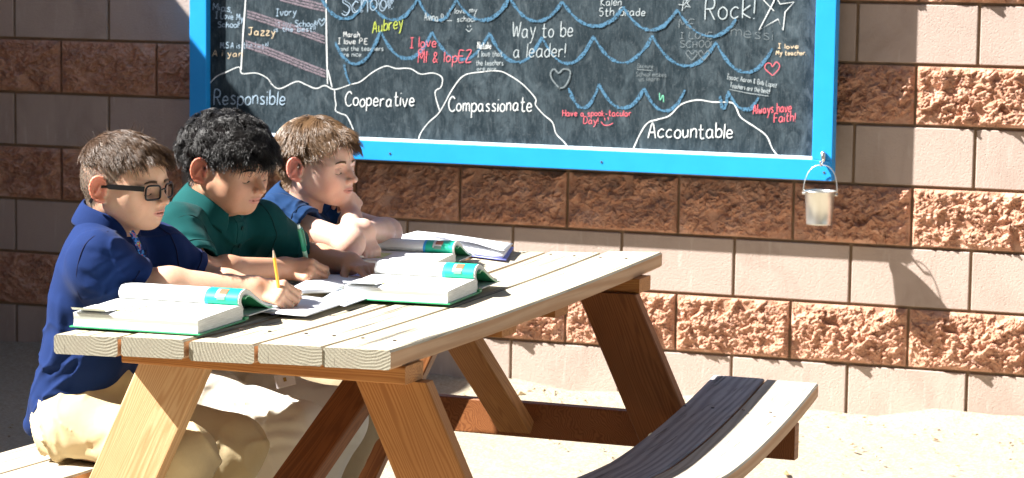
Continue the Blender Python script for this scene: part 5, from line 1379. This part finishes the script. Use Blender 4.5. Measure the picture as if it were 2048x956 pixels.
# ---------------------------------------------------------------- lanyards
def lanyard(label, pts, mat, badge=None, badge_mat=None):
    c = Vector(pts[0]); root = empty("lanyard", c); tag(root, label, "lanyard")
    P = [Vector(tuple(p)) for p in smoothpath(pts, 6)]; V = []; F = []
    for i, p in enumerate(P):
        t = (P[min(i+1, len(P)-1)]-P[max(i-1, 0)]).normalized(); s = t.cross(Vector((1, -.35, .0)).normalized()).normalized()*.0065; n = t.cross(s).normalized()*.0006
        for q in (s+n, -s+n, -s-n, s-n): V.append(tuple(p+q-c))
    for i in range(len(P)-1):
        for k in range(4): l = (k+1) % 4; F.append((i*4+k, i*4+l, i*4+4+l, i*4+4+k))
    link("ribbon", fixn(mesh("ribbon", V, F, mat)), root)
    if badge:
        o = Vector(badge)-c; R = Rot(z=24, y=-14, x=-14).to_3x3()
        def card(nm, w, h, t, d, m, dz=0):
            V = [tuple(o+R @ Vector((x, y-d, z+dz))) for x, y, z in ((-w, -t, -h), (w, -t, -h), (w, t, -h), (-w, t, -h), (-w, -t, h), (w, -t, h), (w, t, h), (-w, t, h))]
            return link(nm, mesh(nm, V, [(3, 2, 1, 0), (4, 5, 6, 7), (0, 1, 5, 4), (1, 2, 6, 5), (2, 3, 7, 6), (3, 0, 4, 7)], m), root)
        card("badge_card", .022, .015, .0010, 0, plain("badge_plastic", (.62, .58, .60), .25, .5))
        card("badge_emblem", .0035, .0045, .0003, .0016, plain("badge_emblem_gold", (.30, .18, .05), .5), .001)
    return root
g = G("patterned_ribbon", .6, .2); v = g.obj(); g.color(g.ramp(g.noise(v, 95, 1), [(.38, (.01, .02, .12)), (.47, (.03, .20, .55)), (.54, (.45, .06, .06)), (.60, (.10, .35, .12)), (.66, (.6, .6, .6))], 'CONSTANT')); M_RIB = g.m
lanyard("narrow patterned lanyard at the open collar of the boy with glasses", [W(262, 462, Y1-.050), W(272, 480, Y1-.045), W(282, 502, Y1-.035), W(290, 525, Y1-.03)], M_RIB)
lanyard("name badge on a grey strap hanging below the table top", [W(545, 735, Y2-.12), W(556, 745, Y2-.125), W(563, 752, Y2-.13)], plain("grey_strap", (.20, .19, .22), .7), W(570, 760, Y2-.135))
# ---------------------------------------------------------------- hair and glasses
def norm_(v): return v/(np.linalg.norm(v, axis=-1, keepdims=True)+1e-9)
def cap_mesh(name, M, off, zfun, mat, parent, hs=1.0, bumps=.0):
    """thin under-layer of hair that follows the skull down to the hairline"""
    n, m = 72, 44; V = []; c0 = np.array(SK[0]); r0 = np.array(SK[1])*hs
    for i in range(n):
        a = 2*PI*i/n
        # find polar angle of hairline along this meridian
        ths = np.linspace(0, PI*.86, 90); pts = c0+np.stack([np.sin(ths)*math.cos(a), np.sin(ths)*math.sin(a), np.cos(ths)], 1)*r0
        ok = zfun(pts) > .5; last = np.argmin(ok) if not ok.all() else 89
        for j in range(m):
            th = ths[max(last-1, 1)]*j/(m-1); d = np.array([math.sin(th)*math.cos(a), math.sin(th)*math.sin(a), math.cos(th)])
            e = (j/(m-1)); o = off(c0+d*r0)*(1-max(0, (e-.8)/.2)**2*.9)+bumps*math.sin(a*23+th*31)*math.sin(th*19-a*7)
            V.append(c0+d*(r0+o))
    F = []
    for i in range(n):
        k = (i+1) % n
        for j in range(m-1): F.append((i*m+j, i*m+j+1, k*m+j+1, k*m+j))
    Mx = np.array(M); V = np.array(V)@Mx[:3, :3].T+Mx[:3, 3]
    return link(name, mesh(name, V-np.array(parent.location), F, mat, True), parent)
def put_hair(M, root, mat, specs, name="hair"):
    Ps = []; Ws = []
    for kw in specs:
        P, w_ = grow(M, **kw); Ps.append(P); Ws.append(w_)
    m = max(p.shape[1] for p in Ps)
    for P, w_ in zip(Ps, Ws): strand_mesh(name, P-np.array(root.location), w_, mat, root)
# boy 1: clipped sides, longer top combed to the front with a fringe
HM1 = hair_mat("brown_hair", (.046, .023, .011), (.115, .064, .032), .36, .45)
HM2 = hair_mat("black_hair", (.006, .005, .005), (.014, .012, .011), .34, .5)
HM3 = hair_mat("light_brown_hair", (.095, .050, .022), (.24, .14, .068), .34, .6)
HM1s = hair_mat("clipped_hair", (.085, .058, .040), (.17, .125, .09), .5, .4)
CAPM2 = plain('black_underhair', (.006, .005, .005), .9, .05); CAPM3 = plain('brown_underhair', (.085, .048, .024), .9, .05)
rg1 = lambda P, r: hairline(P, front_z=.053, back_z=-.050, soft=.012)
top1 = lambda P, r: rg1(P, r)*sm(.044, .058, P[:, 2]+r.normal(0, .003, len(P)))
def fl1(P0, P, t):
    f = np.zeros_like(P); fr = sm(-.02, .05, P0[:, 0])
    f[:, 0] = .9-.25*t; f[:, 2] = .10-1.05*t*fr-.8*t*(1-fr); f[:, 1] = P0[:, 1]*5.5; return f
cap_mesh("hair_cap", H1, lambda p: .0005+.0085*sm(.046, .075, p[2]), lambda p: hairline(p, front_z=.053, back_z=.03, side_z=.03), HM1s, P1)
def clipped(M, root, mask, n, L, mat, flow, seed, width=.00032):
    """short clipped hairs standing on the skin itself"""
    me = BODY[root.name].data; nv = len(me.vertices); V = np.empty(nv*3); me.vertices.foreach_get("co", V); V = V.reshape(-1, 3); N = np.empty(nv*3); me.vertices.foreach_get("normal", N); N = N.reshape(-1, 3)
    Wv = V+np.array(root.location); Q = to_local(Wv, M); near = (np.abs(Q[:, 1]) < .0775) & (np.abs(Q[:, 0]) < .12) & (np.abs(Q[:, 2]) < .12)
    r = np.random.default_rng(seed); m = np.zeros(nv); m[near] = mask(Q[near]); idx = np.flatnonzero(m > r.random(nv)); idx = r.choice(idx, n); R_ = np.array(M.to_3x3()); f = R_@np.array(flow); f = f/np.linalg.norm(f)
    ln = L*r.uniform(.6, 1.3, n)[:, None]; p0 = V[idx]+r.normal(0, .0008, (n, 3)); d = N[idx]*.55+f*.8+r.normal(0, .15, (n, 3)); d /= np.linalg.norm(d, axis=1)[:, None]; d2 = d+f*.5; d2 /= np.linalg.norm(d2, axis=1)[:, None]
    strand_mesh("clipped_hair", np.stack([p0, p0+d*ln*.5, p0+d*ln*.5+d2*ln*.5], 1), width*r.uniform(.7, 1.3, n), mat, root)
clipped(H1, P1, lambda Q: hairline(Q, front_z=.053, back_z=-.050, soft=.014)*sm(.075, .055, Q[:, 2]), 9000, .0040, HM1s, (.1, 0, -1), 3)
clipped(H2, P2, lambda Q: hairline(Q, front_z=.040, back_z=-.045, soft=.008)*sm(.04, .02, Q[:, 2]), 3500, .008, HM2, (.1, 0, -1), 13, .0004)
clipped(H3, P3, lambda Q: hairline(Q, front_z=.045, back_z=-.060, soft=.008)*sm(.03, .01, Q[:, 2]), 3000, .010, HM3, (.0, 0, -1), 23, .0004)
put_hair(H1, P1, HM1, [dict(n=5200, region=top1, length=lambda P: .026+.012*sm(-.02, .04, P[:, 0]), flow=fl1, seg=7, base=.0075, lift=.004, noise=.15, clump=170, seed=4, width=.00055),
                       dict(n=140, region=top1, length=lambda P: np.full(len(P), .030), flow=lambda P0, P, t: norm_(P0-np.array(SK[0]))+np.array((-.2, 0, .1)), seg=6, base=.006, lift=.012, noise=.7, clump=60, seed=5, width=.0003)])
# boy 2: thick wavy black hair
rg2 = lambda P, r: hairline(P, side_z=.012, back_z=-.034, front_z=.036)
def fl2(P0, P, t):
    f = norm_(P0-np.array(SK[0]))*(.70-.9*t); f = f+np.stack([.55+0*t*P0[:, 0], np.sign(P0[:, 1])*.1*np.ones(len(P0)), -.15-.9*t+0*P0[:, 0]], 1); return f
cap_mesh("hair_cap", H2, lambda p: .002+.014*sm(.015, .060, p[2]), lambda p: rg2(p, None), CAPM2, P2, 1.04, .0015)
put_hair(H2, P2, HM2, [dict(n=9500, region=lambda P, r: rg2(P, r)*sm(.0, .03, P[:, 2]+.01), length=lambda P: (.022+.020*sm(.01, .06, P[:, 2]))*(.62+.38*sm(-.06, .02, P[:, 0])), flow=fl2, seg=9, clear=1.04, base=.009, lift=.014, noise=.30, clump=210, wav=.62, seed=6, width=.0005),
                       dict(n=2200, region=rg2, length=lambda P: .016+.012*sm(-.02, .03, P[:, 2]), flow=lambda P0, P, t: norm_(P0-np.array(SK[0]))*.35+np.array((.12, 0, -.8)), seg=5, clear=1.04, base=.004, noise=.3, clump=200, seed=7, width=.0005),
                       dict(n=2400, region=lambda P, r: rg2(P, r)*(P[:, 0] > .040), length=lambda P: np.full(len(P), .045), flow=lambda P0, P, t: np.stack([.75-1.0*t+0*P0[:, 0], P0[:, 1]*6, -.2-.95*t+0*P0[:, 0]], 1), seg=7, base=.012, lift=.006, noise=.2, clump=120, wav=.25, seed=8, width=.0006)])
# boy 3: light brown, straight, over the ears and forehead
rg3 = lambda P, r: hairline(P, side_z=.014, back_z=-.055, front_z=.046)
def fl3(P0, P, t):
    fr = sm(-.03, .05, P0[:, 0]); f = np.zeros_like(P); f[:, 0] = .75*fr-.12*(1-fr)-.15*t; f[:, 2] = .15-1.1*t-.5*(1-fr); f[:, 1] = P0[:, 1]*(4+7*(1-fr)); return f
cap_mesh("hair_cap", H3, lambda p: .002+.008*sm(.0, .060, p[2]), lambda p: rg3(p, None), CAPM3, P3, 1.03)
put_hair(H3, P3, HM3, [dict(n=7200, region=rg3, length=lambda P: np.interp(P[:, 2], [-.05, .0, .04, .09], [.012, .020, .034, .050])*(.8+.2*sm(-.02, .04, P[:, 0])), flow=fl3, seg=8, base=.006, lift=.009, noise=.20, clear=1.03, clump=190, seed=9, width=.00055)])

def glasses(M, root_loc):
    g = empty("glasses", (M @ Vector((.09, 0, 0)))[:]); tag(g, "black rectangular glasses worn by the boy in the navy shirt", "glasses")
    L = Vector(g.location); blk = plain("black_acetate", (.005, .005, .006), .35, .35)
    z0 = zf(-.0135); rim = {}
    for q in (-1, 1):
        pts = []
        for k in range(28):
            t = 2*PI*k/28; cx, cz = math.cos(t), math.sin(t); e = .45
            u = np.sign(cx)*abs(cx)**e*.0225; v = np.sign(cz)*abs(cz)**e*.0150*(1+.06*cz)
            y = q*.0325+u; pts.append(M @ Vector((.1035-.20*abs(y)-.0008*0, y, z0+v)))
        V, F = tube([p-L for p in pts], .0022, 8, closed=True); link("rim", mesh("rim", V, F, blk, True), g)
        rim[q] = pts
        me = mesh("lens", [tuple(p-L) for p in pts], [tuple(range(28))], lens_mat()); link("lens", me, g)
        tp = [(.0885, q*.0555, z0+.0095), (.080, q*.0665, z0+.0105), (.045, q*.0735, z0+.0100), (.010, q*.0760, z0+.0085), (-.004, q*.0775, z0+.006), (-.016, q*.0790, z0-.004), (-.030, q*.0740, z0-.030)]
        P_ = smoothpath([M @ Vector(p) for p in tp], 4)
        # flat temple: box section taller than thick
        V = []; F = []; n = len(P_)
        for i, p in enumerate(P_):
            t = Vector(P_[min(i+1, n-1)])-Vector(P_[max(i-1, 0)]); t.normalize(); upv = (M.to_3x3() @ Vector((0, 0, 1))).normalized(); upv = (upv-t*upv.dot(t)).normalized(); sd = t.cross(upv)
            hh = .0054 if i < n*.45 else .0028; ww = .0014
            for a, b in ((-ww, -hh), (ww, -hh), (ww, hh), (-ww, hh)): V.append(tuple(Vector(p)-L+sd*a+upv*b))
        for i in range(n-1):
            for k in range(4): l = (k+1) % 4; F.append((i*4+k, i*4+l, i*4+4+l, i*4+4+k))
        F.append((3, 2, 1, 0)); F.append(tuple((n-1)*4+k for k in range(4)))
        link("temple_arm", mesh("temple_arm", V, F, blk), g)
    V, F = tube([p-L for p in map(Vector, smoothpath([M @ Vector((.1010, -.0105, z0+.005)), M @ Vector((.1055, 0, z0+.0085)), M @ Vector((.1010, .0105, z0+.005))], 5))], .0017, 8); link("bridge", mesh("bridge", V, F, blk, True), g)
def lens_mat():
    if "lens_glass" in bpy.data.materials: return bpy.data.materials["lens_glass"]
    g = G("lens_glass", .03, .5); tr = g.n("BsdfTransparent"); gl = g.n("BsdfGlossy", {"Roughness": .02}); fr = g.n("Fresnel", {"IOR": 1.5})
    mx = g.n("MixShader", {0: g.math('MULTIPLY', fr.outputs[0], .7), 1: tr.outputs[0], 2: gl.outputs[0]}); mx.inputs[0].default_value = .2
    g.t.links.new(mx.outputs[0], g.o.inputs[0]); return g.m
glasses(H1, None)
